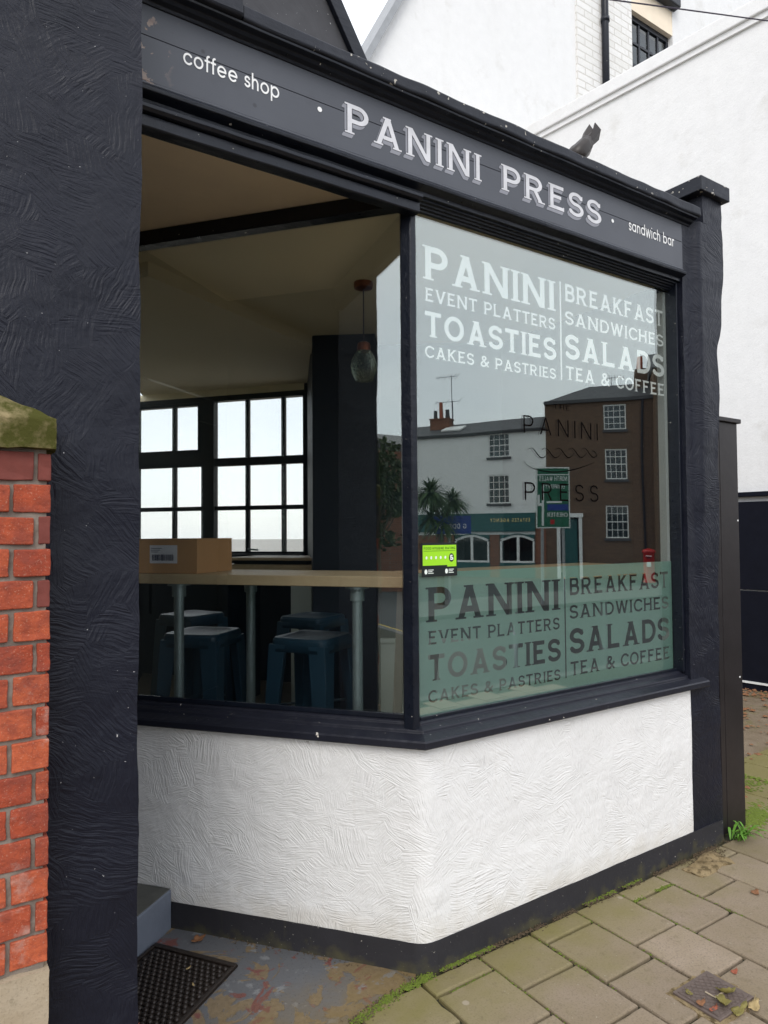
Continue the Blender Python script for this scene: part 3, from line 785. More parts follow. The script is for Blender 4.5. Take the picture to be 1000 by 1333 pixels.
# --- fascia
XL, XR = .455, 3.128
fas = empty('fascia', (0, 0, 0)); adopt(fas, shop); fas['label'] = 'long dark grey sign board over the window lettered Panini Press'
mbox('board', M['fascia'], fas, XL, XR, D, D+.03, 2.9815, 3.075, bevel=.0012)
mbox('board', M['fascia'], fas, XL, XR, D-.0006, D+.03, 2.848, 2.9795, bevel=.0012)
mbox('backing', M['black_paint'], fas, XL, XR, D+.0305, D+.05, 2.84, 3.10)
def xsweep(name, prof, mat, x0=XL, x1=XR, bevel=.0015, par=shop, n=60, amp=.0014):
    """prof: (outward from D, z) run along X, a little uneven"""
    bm = NB(); rows = []
    for i in range(n+1):
        x = x0+(x1-x0)*i/n
        rows.append([bm.verts.new((x, D-v+amp*nz((x, v*3, z), 9, 2), z+amp*nz((x, v*3, z), 7, 8))) for v, z in prof])
    q = len(prof)
    for i in range(n):
        for j in range(q): bm.faces.new((rows[i][j], rows[i][(j+1) % q], rows[i+1][(j+1) % q], rows[i+1][j]))
    bm.faces.new(rows[0]); bm.faces.new(rows[-1])
    o = obj(name, bm, mat, None, bevel=bevel); return adopt(o, par)
xsweep('fascia_lip', [(-.02, 2.836), (.004, 2.836), (.006, 2.841), (.004, 2.8465), (-.02, 2.8465)], M['fascia'])
xsweep('lintel_face', [(-.05, 2.716), (-.008, 2.716), (-.004, 2.720), (-.004, 2.752), (-.006, 2.7535), (-.05, 2.7535)], M['black_paint'], XL, 1.506)
xsweep('lintel_moulding', [(-.0225, 2.783), (-.010, 2.785), (-.010, 2.800), (.000, 2.804), (.020, 2.812), (.022, 2.822), (.012, 2.8345), (-.0225, 2.8345)], M['black_paint'], 1.506, XR)
xsweep('lintel_moulding', [(-.05, 2.7540), (.004, 2.7545), (.010, 2.756), (.018, 2.764), (.018, 2.774), (.008, 2.781), (-.010, 2.785), (-.010, 2.800), (.000, 2.804), (.020, 2.812), (.022, 2.822), (.012, 2.8345), (-.05, 2.8345)], M['black_paint'], XL, 1.506)
0 and xsweep('lintel_moulding', [(-.05, 2.716), (-.008, 2.716), (-.004, 2.720), (-.004, 2.752), (.010, 2.756), (.018, 2.764), (.018, 2.774), (.008, 2.781), (-.010, 2.785), (-.010, 2.800), (.000, 2.804), (.020, 2.812), (.022, 2.822), (.012, 2.8345), (-.05, 2.8345)], M['black_paint'])
xsweep('window_head', [(-.0735, 2.7525), (-.058, 2.7515), (-.056, 2.7590), (-.047, 2.7600), (-.045, 2.7670), (-.036, 2.7680), (-.034, 2.7750), (-.023, 2.7765), (-.023, 2.83), (-.0735, 2.83)], M['black_paint'], 1.50, 3.120, amp=.0008)
xsweep('cornice', [(-.02, 3.068), (.004, 3.070), (.008, 3.079), (.022, 3.084), (.028, 3.093), (.048, 3.096), (.050, 3.104), (-.02, 3.104)], M['black_paint'], XL, 3.19)
n_ = 120
xsweep('coping', [(-.30, 3.06), (-.03, 3.105), (.052, 3.105), (.058, 3.112), (.056, 3.150), (.046, 3.158), (-.06, 3.180), (-.30, 3.175)], M['coping_paint'], .80, 3.205, .004, n=n_, amp=.005)
xsweep('coping', [(-.30, 3.06), (-.03, 3.105), (.064, 3.105), (.070, 3.113), (.068, 3.166), (.058, 3.174), (-.06, 3.190), (-.30, 3.185)], M['coping_paint'], XL, .796, .004, n=30, amp=.005)
# --- lettering on the fascia
def pl_f(off): return lambda x, z: (x, D-.0006-off, z)
def shade_mod(fn, gx, gz):
    d = np.full(gx.shape, 9.)
    for k in np.linspace(.25, 1, 8): d = np.minimum(d, fn(gx+.0110*k, gz+.0160*k))
    return np.maximum(d, -(fn(gx, gz)-.0022))
for word, x0, x1 in (('PANINI', 1.190, 1.800), ('PRESS', 1.912, 2.512)):
    fl = text_fields(word, x0, x1, 2.912, .103, .070, True, .17)
    text_mesh('sign_word', fl, M['letter_white'], fas, pl_f(.0016), .0016)
    text_mesh('sign_word_shade', fl, M['letter_shade'], fas, pl_f(.0010), .0018, shade_mod)
    #text_mesh('sign_word_inline', fl, M['letter_pure'], fas, pl_f(.0022), .0014, lambda fn, gx, gz: np.maximum(np.abs(fn(gx, gz)+.0022)-.0013, fn(gx, gz)))
text_mesh('sign_small_word', text_fields('coffee shop', .633, .944, 2.9375, .052, .062, False, .10), M['letter_pure'], fas, pl_f(.0016), .0012)
text_mesh('sign_small_word', text_fields('sandwich bar', 2.708, 3.056, 2.9400, .054, .060, False, .10), M['letter_pure'], fas, pl_f(.0016), .0012)
for x, z in ((1.090, 2.955), (2.592, 2.954)):
    bm = NB(); bm.faces.new([bm.verts.new((x+.0085*math.cos(2*math.pi*i/20), D-.0022, z+.0085*math.sin(2*math.pi*i/20))) for i in range(20)])
    obj('sign_dot', bm, M['letter_pure'], fas, recalc=False)
# --- lettering on the front window
LINES = [('PANINI', 1.583, 2.297, 2.514, .130, .088, True), ('EVENT PLATTERS', 1.586, 2.297, 2.430, .051, .074, True),
         ('TOASTIES', 1.583, 2.299, 2.295, .097, .088, True), ('CAKES & PASTRIES', 1.583, 2.297, 2.214, .046, .076, True),
         ('BREAKFAST', 2.362, 3.078, 2.571, .078, .078, True), ('SANDWICHES', 2.362, 3.078, 2.468, .060, .074, True),
         ('SALADS', 2.362, 3.078, 2.315, .111, .088, True), ('TEA & COFFEE', 2.362, 3.078, 2.222, .060, .076, True)]
inner = lambda x, z: (x, DG+.0075, z)
for t, x0, x1, z0, h, th, sf in LINES:
    text_mesh('window_lettering', text_fields(t, x0, x1, z0, h, th, sf), M['white_vinyl'], front, inner, .0018 if h < .07 else .0024)
mbox('lettering_rule', M['white_vinyl'], front, 2.329, 2.337, DG+.007, DG+.0078, 2.215, 2.652)
# frosted band with the same words cut out of it
X = np.arange(1.5335, 3.1085, .0023); Z = np.arange(.868, 1.4025, .0023)
gx, gz = np.meshgrid(X, Z); Fd = np.full(gx.shape, -9.)
for t, x0, x1, z0, h, th, sf in LINES:
    for xa, xb, za, zb, fn in text_fields(t, x0, x1, z0-1.298, h, th*1.03, sf):
        i0, i1 = np.searchsorted(X, [xa-.01, xb+.01]); j0, j1 = np.searchsorted(Z, [za-.008, zb+.008])
        Fd[j0:j1, i0:i1] = np.maximum(Fd[j0:j1, i0:i1], -fn(gx[j0:j1, i0:i1], gz[j0:j1, i0:i1]))
Fd = np.maximum(Fd, -(np.maximum(np.abs(gx-2.333)-.004, np.abs(gz-1.1355)-.218)))
bm = NB(); march(bm, X, Z, Fd, inner); obj('frosted_film', bm, M['frost'], front, recalc=False)
# black vinyl logo on the outside of the pane
outer = lambda x, z: (x, DG-.0008, z)
text_mesh('logo_lettering', text_fields('THE', 2.272, 2.374, 2.083, .020, .06, False, .35), M['black_vinyl'], front, outer, .0012)
text_mesh('logo_lettering', text_fields('PANINI', 2.087, 2.560, 1.964, .075, .042, False, .38), M['black_vinyl'], front, outer, .0014)
text_mesh('logo_lettering', text_fields('PRESS', 2.089, 2.557, 1.684, .075, .046, False, .42), M['black_vinyl'], front, outer, .0014)
def ribbon(bm, pts, ws, plane):
    L, Rr = [], []
    for i, (x, z) in enumerate(pts):
        a = pts[max(0, i-1)]; b = pts[min(len(pts)-1, i+1)]; dx, dz = b[0]-a[0], b[1]-a[1]; q = math.hypot(dx, dz) or 1
        L.append(bm.verts.new(plane(x-dz/q*ws[i], z+dx/q*ws[i]))); Rr.append(bm.verts.new(plane(x+dz/q*ws[i], z-dx/q*ws[i])))
    for i in range(len(pts)-1): bm.faces.new((L[i], L[i+1], Rr[i+1], Rr[i]))
bm = NB()
for q in range(5):
    x0 = 2.112+q*.083; w = .125; zb = 1.883+q*.005; pts, ws = [], []
    for i in range(25):
        f = i/24; pts.append((x0+w*f, zb+.020*math.sin(math.pi*2*f+.5)*(1 if f < .5 else .9))); ws.append(.0004+.0022*math.sin(math.pi*f)**2)
    ribbon(bm, pts, ws, lambda x, z, q=q: (x, DG-.0008-.0001*q, z))
pts = [(2.548-.012*math.sin(i/8*1.5), 1.900-.0026*i*.9) for i in range(0, 9)]
ribbon(bm, [(2.520, 1.915), (2.534, 1.912), (2.544, 1.904), (2.549, 1.893), (2.549, 1.884)], [.0014, .0016, .0013, .001, .0005], lambda x, z: (x, DG-.0014, z))
pts, ws = [], []
for i in range(41):
    f = i/40; x = 2.092+.440*f-.006*math.sin(math.pi*min(1, f*4)); z = 1.845-.040*math.sin(math.pi*min(1, f*.5+.5*f**.55))**.9*1.0 + .018*f**2
    pts.append((x, z)); ws.append(.0005+.0022*math.sin(math.pi*f)**1.5)
ribbon(bm, pts, ws, lambda x, z: (x, DG-.0015, z))
obj('logo_flourish', bm, M['black_vinyl'], front, recalc=False)
# food hygiene sticker behind the glass, lower left
stk = mbox('hygiene_sticker', M['sticker_black'], front, 1.552, 1.722, DG-.0016, DG-.0006, 1.386, 1.512)
bm = NB(); box(bm, 1.556, 1.717, DG-.0024, DG-.0017, 1.428, 1.504); box(bm, 1.672, 1.717, DG-.0024, DG-.0017, 1.422, 1.4278); obj('sticker_panel', bm, M['lime'], stk)
sl_ = lambda x, z: (x, DG-.0030, z)
text_mesh('sticker_text', text_fields('FOOD HYGIENE RATING', 1.561, 1.712, 1.4875, .0095, .09, False, .2), M['sticker_green'], stk, sl_, .0009)
bm = NB(); box(bm, 1.560, 1.713, DG-.0029, DG-.0025, 1.4815, 1.4828)
obj('sticker_rule', bm, M['sticker_green'], stk)
bm = NB(); bm.faces.new([bm.verts.new((1.693+.012*math.cos(a*.3142), DG-.0029, 1.456+.0165*math.sin(a*.3142))) for a in range(20)]); obj('sticker_disc', bm, M['sticker_black'], stk, recalc=False)
text_mesh('sticker_number', text_fields('5', 1.6862, 1.7002, 1.446, .020, .12, False), M['sticker_white'], stk, lambda x, z: (x, DG-.0034, z), .0008)
bm = NB()
for i in range(5):
    bm.faces.new([bm.verts.new((1.573+i*.0225+.0045*math.cos(a*.63), DG-.0029, 1.457+.006*math.sin(a*.63))) for a in range(10)])
obj('sticker_rating_dots', bm, M['sticker_white'], stk, recalc=False)
bm = NB()
for cx in (1.570, 1.668):
    bm.faces.new([bm.verts.new((cx+.007*math.cos(a*.52), DG-.0029, 1.405+.0095*math.sin(a*.52))) for a in range(12)])
    for k in range(3): box(bm, cx+.011, cx+.036-.006*(k % 2), DG-.0029, DG-.0022, 1.398+k*.006, 1.4005+k*.006)
obj('sticker_logos', bm, M['sticker_white'], stk, recalc=False)

# --- left pier: black combed render, running up past the frame
def lp(p):
    if p.x < .2 and p.z > 0: pass
    return p
bm = NB(); boxgrid(bm, -.62, .466, 1.805, 2.02, -.08, 4.3, .0215, .006, 5.5, 4)
o = sh('left_pier', bm, M['black_render'], smooth=True); autosmooth(o, 50)
# --- right pier: shaft swells forward and to the right towards the top
def sm(a, b, x):
    t = min(1, max(0, (x-a)/(b-a))); return t*t*(3-2*t)
def rp(p):
    up = sm(.85, 2.3, p.z)
    if p.y < D+.05: p.y -= .030*up*sm(3.185, 3.235, p.x)
    if p.x > 3.30:
        w = sm(2.45, 2.62, p.z)*.055+.012*math.sin(p.z*9)*sm(1.2, 2.2, p.z); p.x += w*sm(3.30, 3.36, p.x)
    if p.z > 3.2 and p.x < 3.26: pass
    return p
bm = NB(); boxgrid(bm, 3.124, 3.372, D, 2.30, .100, 3.10, .018, .0045, 7, 11, rp)
o = sh('right_pier', bm, M['black_render'], smooth=True); autosmooth(o, 50)
bm = NB(); boxgrid(bm, 3.262, 3.432, D-.030, 2.30, 3.10, 3.245, .018, .0045, 9, 11)
o = sh('right_pier_top', bm, M['black_render'], smooth=True); autosmooth(o, 50)
mbox('pier_cap', M['coping_paint'], None, 3.205, 3.462, 1.925, 2.42, 3.245, 3.318, bevel=.004)
adopt(bpy.data.objects['pier_cap'], shop)

# --- porch: soffit, step, lobby walls, door
XB = XL
bm = NB(); poly_prism(bm, [(.466, D+.052), (1.52, D+.052), (CX+IX*GI, CY+IY*GI), SP(LEN, GI), SP(LEN+.02, -.85), (-.3, 2.1), (-.1, 2.02)], 2.834, 2.88)
sh('porch_soffit', bm, M['soffit'])
dA = SP(1.33, 0)            # door line
dB = SP(1.33, -.80)
stA, stB = SP(1.03, -.0045), SP(1.03, -.80)
bm = NB(); poly_prism(bm, [stA, stB, SP(1.50, -.80), SP(1.50, -.0045)], -.05, .150); sh('door_step', bm, M['step'], bevel=.006)
bm = NB(); poly_prism(bm, [SP(1.036, -.008), SP(1.036, -.795), SP(1.32, -.795), SP(1.32, -.008)], .150, .1535); sh('step_tread', bm, M['step_top'])
bm = NB(); poly_prism(bm, [SP(1.50, -.80), SP(1.33-1.0, -.92), (.455, 2.025), (.30, 2.025), SP(1.0, -1.05), SP(1.6, -.95)], -.05, 2.834)
bm.free(); bm = NB(); poly_prism(bm, [(.462, 2.021), SP(1.50, -.80), SP(1.50, -.92), (.30, 2.021)], -.05, 2.834)
sh('porch_side_wall', bm, M['navy'])
door = empty('shop_door', (0, 0, 0)); adopt(door, shop)
def TD(x, y, z): a = SP(1.33+y, -x); return (a[0], a[1], z)
bm = NB()
for a in ((.01, .09, 0, .04, .17, 2.25), (.70, .79, 0, .04, .17, 2.25), (.09, .70, 0, .04, .17, .75), (.09, .70, 0, .04, 2.13, 2.25)): box(bm, *a, TD)
obj('door_leaf', bm, M['shade_wood'], door)
mbox('light_stop_panel', M['shade_wood'], door, .09, .70, .012, .03, .75, 2.13, TD)  # out of view; made solid and dark to stop light leaking through
bm = NB(); tube(bm, TD(.13-.06, -.04, 1.2), TD(.07, -.04, 1.45), .009); obj('handle', bm, M['shade_wood'], door)
mbox('door_frame', M['black_paint'], door, .0, .80, .0, .05, 2.26, 2.834, TD)

# --- interior shell
WL0, WL1 = (.10, 2.78), (1.72, 6.256)
def wall2(name, a, b, th, z0, z1, mat):
    a, b = Vector(a), Vector(b); d = (b-a).normalized(); m = Vector((-d.y, d.x))*th
    bm = NB(); poly_prism(bm, [tuple(a), tuple(b), tuple(b+m), tuple(a+m)], z0, z1); return sh(name, bm, mat)
FL, CE = .33, 2.80
wall2('room_left_wall', (.20, 2.93), (1.63, 6.37), .12, 0, CE, M['cream'])
bm = NB(); poly_prism(bm, [SP(.02, .13), (3.26, D+.13), (3.26, 4.2), (2.74, 5.2), (1.68, 6.35), (.55, 3.3), SP(1.31, .12)], .18, FL); sh('room_floor', bm, M['floorwood'])
bm = NB(); poly_prism(bm, [SP(.03, .105), (3.45, D+.10), (3.45, 4.2), (2.80, 5.35), (1.70, 6.42), (.2, 3.0), SP(1.36, .105)], CE, 2.86); sh('room_ceiling', bm, M['cream'])
bm = NB(); poly_prism(bm, [(.47, D+.06), (3.43, D+.06), (3.43, 4.3), (2.85, 5.45), (1.72, 6.55), (.15, 3.0)], 2.885, 3.05); sh('light_block_roof', bm, M['slate'])  # unseen roof slab, added to keep sky light out of the room
bm = NB(); poly_prism(bm, [(3.135, D+.115), (3.26, D+.115), (3.26, 4.2), (3.2, 4.2)], 0, CE); sh('room_right_wall', bm, M['navy'])
wall2('chimney_breast', (2.36, 3.60), (2.055, 3.845), -.35, 0, CE, M['navy'])
wall2('room_inner_wall', (2.058, 3.86), (2.70, 5.16), -.10, 0, CE, M['navy'])
wall2('room_rear_wall', (3.20, 3.30), (2.40, 3.92), -.10, .86, CE, M['teal'])
wall2('dado_panel', (3.20, 3.29), (2.40, 3.91), -.10, 0, .835, M['dado'])
wall2('dado_rail', (3.20, 3.27), (2.40, 3.89), -.12, .835, .862, M['dado'])
# ceiling beam
wall2('ceiling_beam', (.86, 3.19), (2.175, 3.925), .16, 2.73, CE-.001, M['cream'])
# insides of the window base
bm = sweep([SP(LEN, .13), SP(.035, .13), (3.12, D+.14)], [(0, .30), (.008, .30), (.008, .86), (0, .86)]); sh('inner_base_lining', bm, M['navy'])

# back window, seen right through the shop
BW = Vector((2.2, 5.66)); bd = Vector((.6273, -.7788))
def TB(x, y, z): return (BW.x+bd.x*x-bd.y*y, BW.y+bd.y*x+bd.x*y, z)   # y>0 outwards (away from camera)
bwin = empty('back_window', (0, 0, 0)); adopt(bwin, shop); bwin['label'] = 'small paned steel window at the back of the shop'
XA, XE = -.90, .71
for nm, a in (('room_back_wall', (-1.0, .90, 0, .12, 0, 1.345)), ('room_back_wall', (XE, .9, 0, .12, 1.345, CE)), ('window_head_wall', (-1.0, XE, 0, .12, 2.745, CE))):
    bm = NB(); box(bm, *a, TB); sh(nm, bm, M['navy'] if nm != 'window_head_wall' else M['cream'])
def bar(par, name, x0, x1, z0, z1, y0=.02, y1=.06): bm = NB(); box(bm, x0, x1, y0, y1, z0, z1, TB); return obj(name, bm, M['dark_frame'], par)
XM = -.085
PANES = []
ROWS_L = [(1.41, 1.757), (1.793, 2.143), (2.290, 2.675)]
ROWS_R = [(1.404, 1.757), (1.793, 2.138), (2.206, 2.700)]
for a in ((-1.0, XE, 1.345, 1.404), (-1.0, XE, 2.700, 2.745), (-.262, -.139, 1.404, 2.70), (XE-.012, XE, 1.404, 2.70), (-1.0, -.98, 1.404, 2.70)):
    bar(bwin, 'frame', *a, 0, .07)
bar(bwin, 'transom', -.98, -.262, 2.143, 2.290, .01, .065); bar(bwin, 'transom', -.139, XE-.012, 2.138, 2.206, .01, .065)
for x0, x1 in ((-.98, -.262), (-.139, XE-.012)): bar(bwin, 'glazing_bar', x0, x1, 1.757, 1.793, .02, .055)
for x in (-.93, -.55): bar(bwin, 'glazing_bar', x-.018, x+.018, 1.404, 2.143, .022, .053); bar(bwin, 'glazing_bar', x-.018, x+.018, 2.290, 2.70, .022, .053)
for x in (.171, .508): bar(bwin, 'glazing_bar', x-.017, x+.017, 1.404, 2.138, .022, .053); bar(bwin, 'glazing_bar', x-.017, x+.017, 2.206, 2.70, .022, .053)
bar(bwin, 'casement_frame', -.98, -.262, 2.675, 2.70, .005, .06); bar(bwin, 'casement_frame', -.30, -.262, 2.29, 2.675, .005, .06)
M['clear_glass'] = mat_glass('clear_back_glass', 1.45, (.985, .985, .98), (1, 1, 1))
for cols, rows in (((-.912, -.568), (-.532, -.30)), ROWS_L), (((-.139, .154), (.188, .491), (.525, .698)), ROWS_R):
    for x0, x1 in cols:
        for z0, z1 in rows:
            bm = NB(); box(bm, x0+.002, x1-.002, .036, .040, z0+.002, z1-.002, TB); obj('pane', bm, M['clear_glass'], bwin)
bm = NB(); box(bm, -1.0, XE, -.09, .0, 1.36, 1.385, TB); obj('inner_sill', bm, M['dark_frame'], bwin)
bm = NB(); tube(bm, TB(.20, -.02, 1.425), TB(.30, -.03, 1.418), .008); obj('window_catch', bm, M['galv'], bwin)

# ================================================================== THINGS INSIDE THE SHOP
def K(v): return SP(v*(1-IY)/SY, v)
ct = empty('counter_table', (1.6, 2.3, FL), 'long pale pine counter on galvanised pipe legs following the shop window', 'counter')
bm = NB(); poly_prism(bm, [SP(1.42, .215), K(.215), K(.62), SP(1.42, .62)], 1.335, 1.378); adopt(obj('tabletop', bm, M['pine'], None, bevel=.003), ct)
bm = NB(); a, b = K(.205), K(.62); poly_prism(bm, [(a[0]+.002, a[1]-.01), (3.09, a[1]-.01), (3.09, b[1]), (b[0]+.002, b[1])], 1.335, 1.378); adopt(obj('tabletop', bm, M['pine'], None, bevel=.003), ct)
for u, v in ((1.185, .275), (.344, .275), (.99, .575)):
    x, y = SP(u, v); bm = NB(); tube(bm, (x, y, FL), (x, y, 1.334), .0215, n=16)
    leg = adopt(obj('leg', bm, M['galv'], None, smooth=True), ct); autosmooth(leg)
    bm = NB(); tube(bm, (x, y, 1.275), (x, y, 1.325), .030, n=16); tube(bm, (x, y, 1.325), (x, y, 1.3345), .05, n=16); tube(bm, (x, y, FL), (x, y, FL+.06), .030, n=16)
    f_ = obj('pipe_flange', bm, M['galv'], leg, smooth=True); autosmooth(f_)
for x, y in ((2.35, 2.40), (3.0, 2.40)):
    bm = NB(); tube(bm, (x, y, FL), (x, y, 1.334), .0215, n=12); adopt(obj('leg', bm, M['galv'], None, smooth=True), ct)

def make_stool():
    t = empty('metal_stool', (0, 0, 0)); S = .130; H = .76
    def rr(s, r, z, n=5):
        out = []
        for cx, cy, a0 in ((s-r, s-r, 0), (-s+r, s-r, 90), (-s+r, -s+r, 180), (s-r, -s+r, 270)):
            for i in range(n+1): a = R(a0+90*i/n); out.append((cx+r*math.cos(a), cy+r*math.sin(a), z))
        return out
    bm = NB(); rings = [rr(S+.016, .04, H-.062), rr(S+.012, .04, H-.012), rr(S+.004, .035, H-.001), rr(S-.02, .03, H-.001), rr(S-.03, .03, H-.006)]
    vs = [[bm.verts.new(p) for p in r_] for r_ in rings]
    for a, b in zip(vs, vs[1:]):
        n = len(a)
        for i in range(n): bm.faces.new((a[i], a[(i+1) % n], b[(i+1) % n], b[i]))
    bm.faces.new(vs[-1]); s_ = obj('seat', bm, M['stool'], t, smooth=True); autosmooth(s_, 30)
    md = s_.modifiers.new('solid', 'SOLIDIFY'); md.thickness = .003
    for sx in (-1, 1):
        for sy in (-1, 1):
            bm = NB(); T0, B0 = S+.014, .178; wT, wB = .085, .040
            def L(t_, w, o): # L section ring at height parameter
                z = (1-t_)*(H-.03); c = T0+(B0-T0)*t_; w_ = wT+(wB-wT)*t_
                return [(sx*c, sy*c, z), (sx*(c-w_), sy*c, z), (sx*(c-w_), sy*(c-.006), z), (sx*(c-.006), sy*(c-.006), z), (sx*(c-.006), sy*(c-w_), z), (sx*c, sy*(c-w_), z)]
            ra = [bm.verts.new(p) for p in L(0, 0, 0)]; rb = [bm.verts.new(p) for p in L(1, 0, 0)]
            for i in range(6): bm.faces.new((ra[i], ra[(i+1) % 6], rb[(i+1) % 6], rb[i]))
            bm.faces.new(ra); bm.faces.new(rb); obj('leg', bm, M['stool'], t, bevel=.002)
    bm = NB(); q = .155
    for a, b in (((-q, -q, .26), (q, q, .26)), ((-q, q, .27), (q, -q, .27))): tube(bm, a, b, .007, n=8)
    obj('cross_brace', bm, M['stool'], t)
    return t
def copy_tree(o, parent=None):
    c = o.copy(); C.objects.link(c); c.parent = parent
    for ch in [x for x in C.objects if x.parent == o]: copy_tree(ch, c)
    return c
st0 = make_stool()
for i, (x, y, a, lab) in enumerate([(1.505, 2.825, 31, 'blue metal stool nearest the front, just right of the middle pipe leg'),
                                    (1.145, 3.265, 41, 'blue metal stool behind the left pipe leg, in front of another stool'),
                                    (1.345, 4.03, 25, 'blue metal stool at the back left, half hidden behind the front left one'),
                                    (1.87, 3.51, 28, 'blue metal stool at the back right, beside the navy chimney breast')]):
    o = st0 if i == 0 else copy_tree(st0)
    o.location = (x, y, FL); o.rotation_euler = (0, 0, R(a)); tagp(o, lab, 'stool', 'metal stools under the counter')

bx_ = empty('cardboard_box', SP(1.06, .30)+(1.378,), 'closed brown cardboard box with a white barcode label on the pine counter', 'box')
LX = lambda x: -.10+(x+.058)*1.443
def TBX(x, y, z): a = SP(1.07-x, .238+y); return (a[0], a[1], z)
bm = NB(); box(bm, -.40, 0, 0, .30, 1.379, 1.529, TBX); adopt(obj('carton', bm, M['card'], None, bevel=.002), bx_)
bm = NB(); box(bm, -.401, .001, -.001, .147, 1.5292, 1.5318, TBX); box(bm, -.401, .001, .152, .301, 1.5292, 1.5325, TBX); adopt(obj('flap', bm, M['card'], None), bx_)
bm = NB(); box(bm, LX(-.155), LX(-.058), -.0022, -.0005, 1.424, 1.504, TBX); lb = adopt(obj('shipping_label', bm, M['paper'], None), bx_)
bm = NB(); rs2 = random.Random(5); x = -.146
while x < -.070:
    w = rs2.choice((.0012, .002, .003)); box(bm, LX(x), LX(x+w), -.0030, -.0023, 1.436, 1.463, TBX); x += w+rs2.choice((.0012, .002))
for k, (a, b) in enumerate(((-.150, -.112), (-.150, -.118), (-.150, -.125))): box(bm, LX(a), LX(b), -.0030, -.0023, 1.489-k*.008, 1.4915-k*.008, TBX)
o = obj('label_print', bm, M['ink'], lb); o.matrix_parent_inverse = (Matrix.Translation(bx_.location)).inverted() if False else Matrix.Identity(4)

pl = empty('pendant_lamp', (1.832, 2.893, CE), 'unlit pendant lamp with a cut glass shade on a thin cord', 'lamp')
def PO(name, bm, mat, smooth=True):
    o = obj(name, bm, mat, pl, smooth=smooth); autosmooth(o, 40); return o
bm = NB(); lathe(bm, [(.0, -.034), (.028, -.034), (.046, -.028), (.048, -.018), (.048, 0), (0, 0)], (0, 0, 0)); PO('ceiling_rose', bm, M['copper'])
bm = NB(); tube(bm, (0, 0, -.03), (0, 0, -.30), .0028); PO('cord', bm, M['wire'])
bm = NB(); lathe(bm, [(0, -.295), (.018, -.298), (.030, -.306), (.034, -.320), (.034, -.344), (0, -.344)], (0, 0, 0)); PO('lamp_holder', bm, M['copper'])
bm = NB(); lathe(bm, [(.036, -.343), (.056, -.375), (.066, -.415), (.060, -.455), (.042, -.492), (.0, -.494)], (0, 0, 0), 12)
n = NT('cut_glass'); gl = n.n('ShaderNodeBsdfGlass'); gl.inputs['Roughness'].default_value = .10; gl.inputs['IOR'].default_value = 1.5; n.val(gl.inputs[0], (.75, .85, .80))
tr = n.n('ShaderNodeBsdfTransparent'); mx = n.n('ShaderNodeMixShader'); mx.inputs[0].default_value = .3; v = n.coord('Object', (1, 1, 1), None, (0, 0, .8))
ck = n.n('ShaderNodeTexVoronoi'); n.l(v, ck.inputs['Vector']); ck.inputs['Scale'].default_value = 90; n.l(n.bump(ck.outputs['Distance'], 1, .004), gl.inputs['Normal'])
n.l(gl.outputs[0], mx.inputs[1]); n.l(tr.outputs[0], mx.inputs[2]); M['cut_glass'] = n.done(mx.outputs[0])
obj('glass_shade', bm, M['cut_glass'], pl)

bt = empty('back_worktop', (2.05, 4.5, FL), 'pale worktop on a white panel below the back window', 'table')
def TW(x, y, z): return (2.02+bd.x*x-bd.y*y, 4.36+bd.y*x+bd.x*y, z)
bm = NB(); box(bm, -.42, .30, 0, .55, 1.305, 1.340, TW); adopt(obj('tabletop', bm, M['pine'], None, bevel=.002), bt)
bm = NB(); box(bm, -.34, .22, .06, .42, 1.3405, 1.368, TW); adopt(obj('shadow_gap_block', bm, M['navy'], None, bevel=.004), bt)  # dark block stands in for the shadow gap beneath the board
bm = NB(); box(bm, -.38, .30, .01, .48, 1.3685, 1.388, TW); adopt(obj('board_lid', bm, M['pine'], None, bevel=.003), bt)
bm = NB(); box(bm, .12, .27, .02, .50, FL, 1.304, TW); adopt(obj('end_panel', bm, M['dado'], None), bt)
bm = NB(); box(bm, -.40, -.36, .02, .50, FL, 1.304, TW); adopt(obj('end_panel', bm, M['navy'], None), bt)

tl = empty('trestle_leg', (1.50, 2.16, FL), 'slanting dark wooden trestle leg close behind the corner post', 'trestle')
for dy, nm in ((0, 'leg'), (.26, 'leg')):
    bm = NB(); a = Vector((1.605+dy, 2.262+dy*.3, 1.325)); b = Vector((1.50-dy*.3+dy, 2.19+dy*.3, FL+.001)); d = (b-a); s1 = Vector((.75, -.66, 0))*.017; s2 = Vector((.5, .5, 0))*.014
    va = [bm.verts.new(a+p) for p in (s1+s2, s1-s2, -s1-s2, -s1+s2)]; vb = [bm.verts.new(b+p) for p in (s1+s2, s1-s2, -s1-s2, -s1+s2)]
    for i in range(4): bm.faces.new((va[i], va[(i+1) % 4], vb[(i+1) % 4], vb[i]))
    bm.faces.new(va); bm.faces.new(vb); adopt(obj(nm, bm, M['grey_wood'], None), tl)

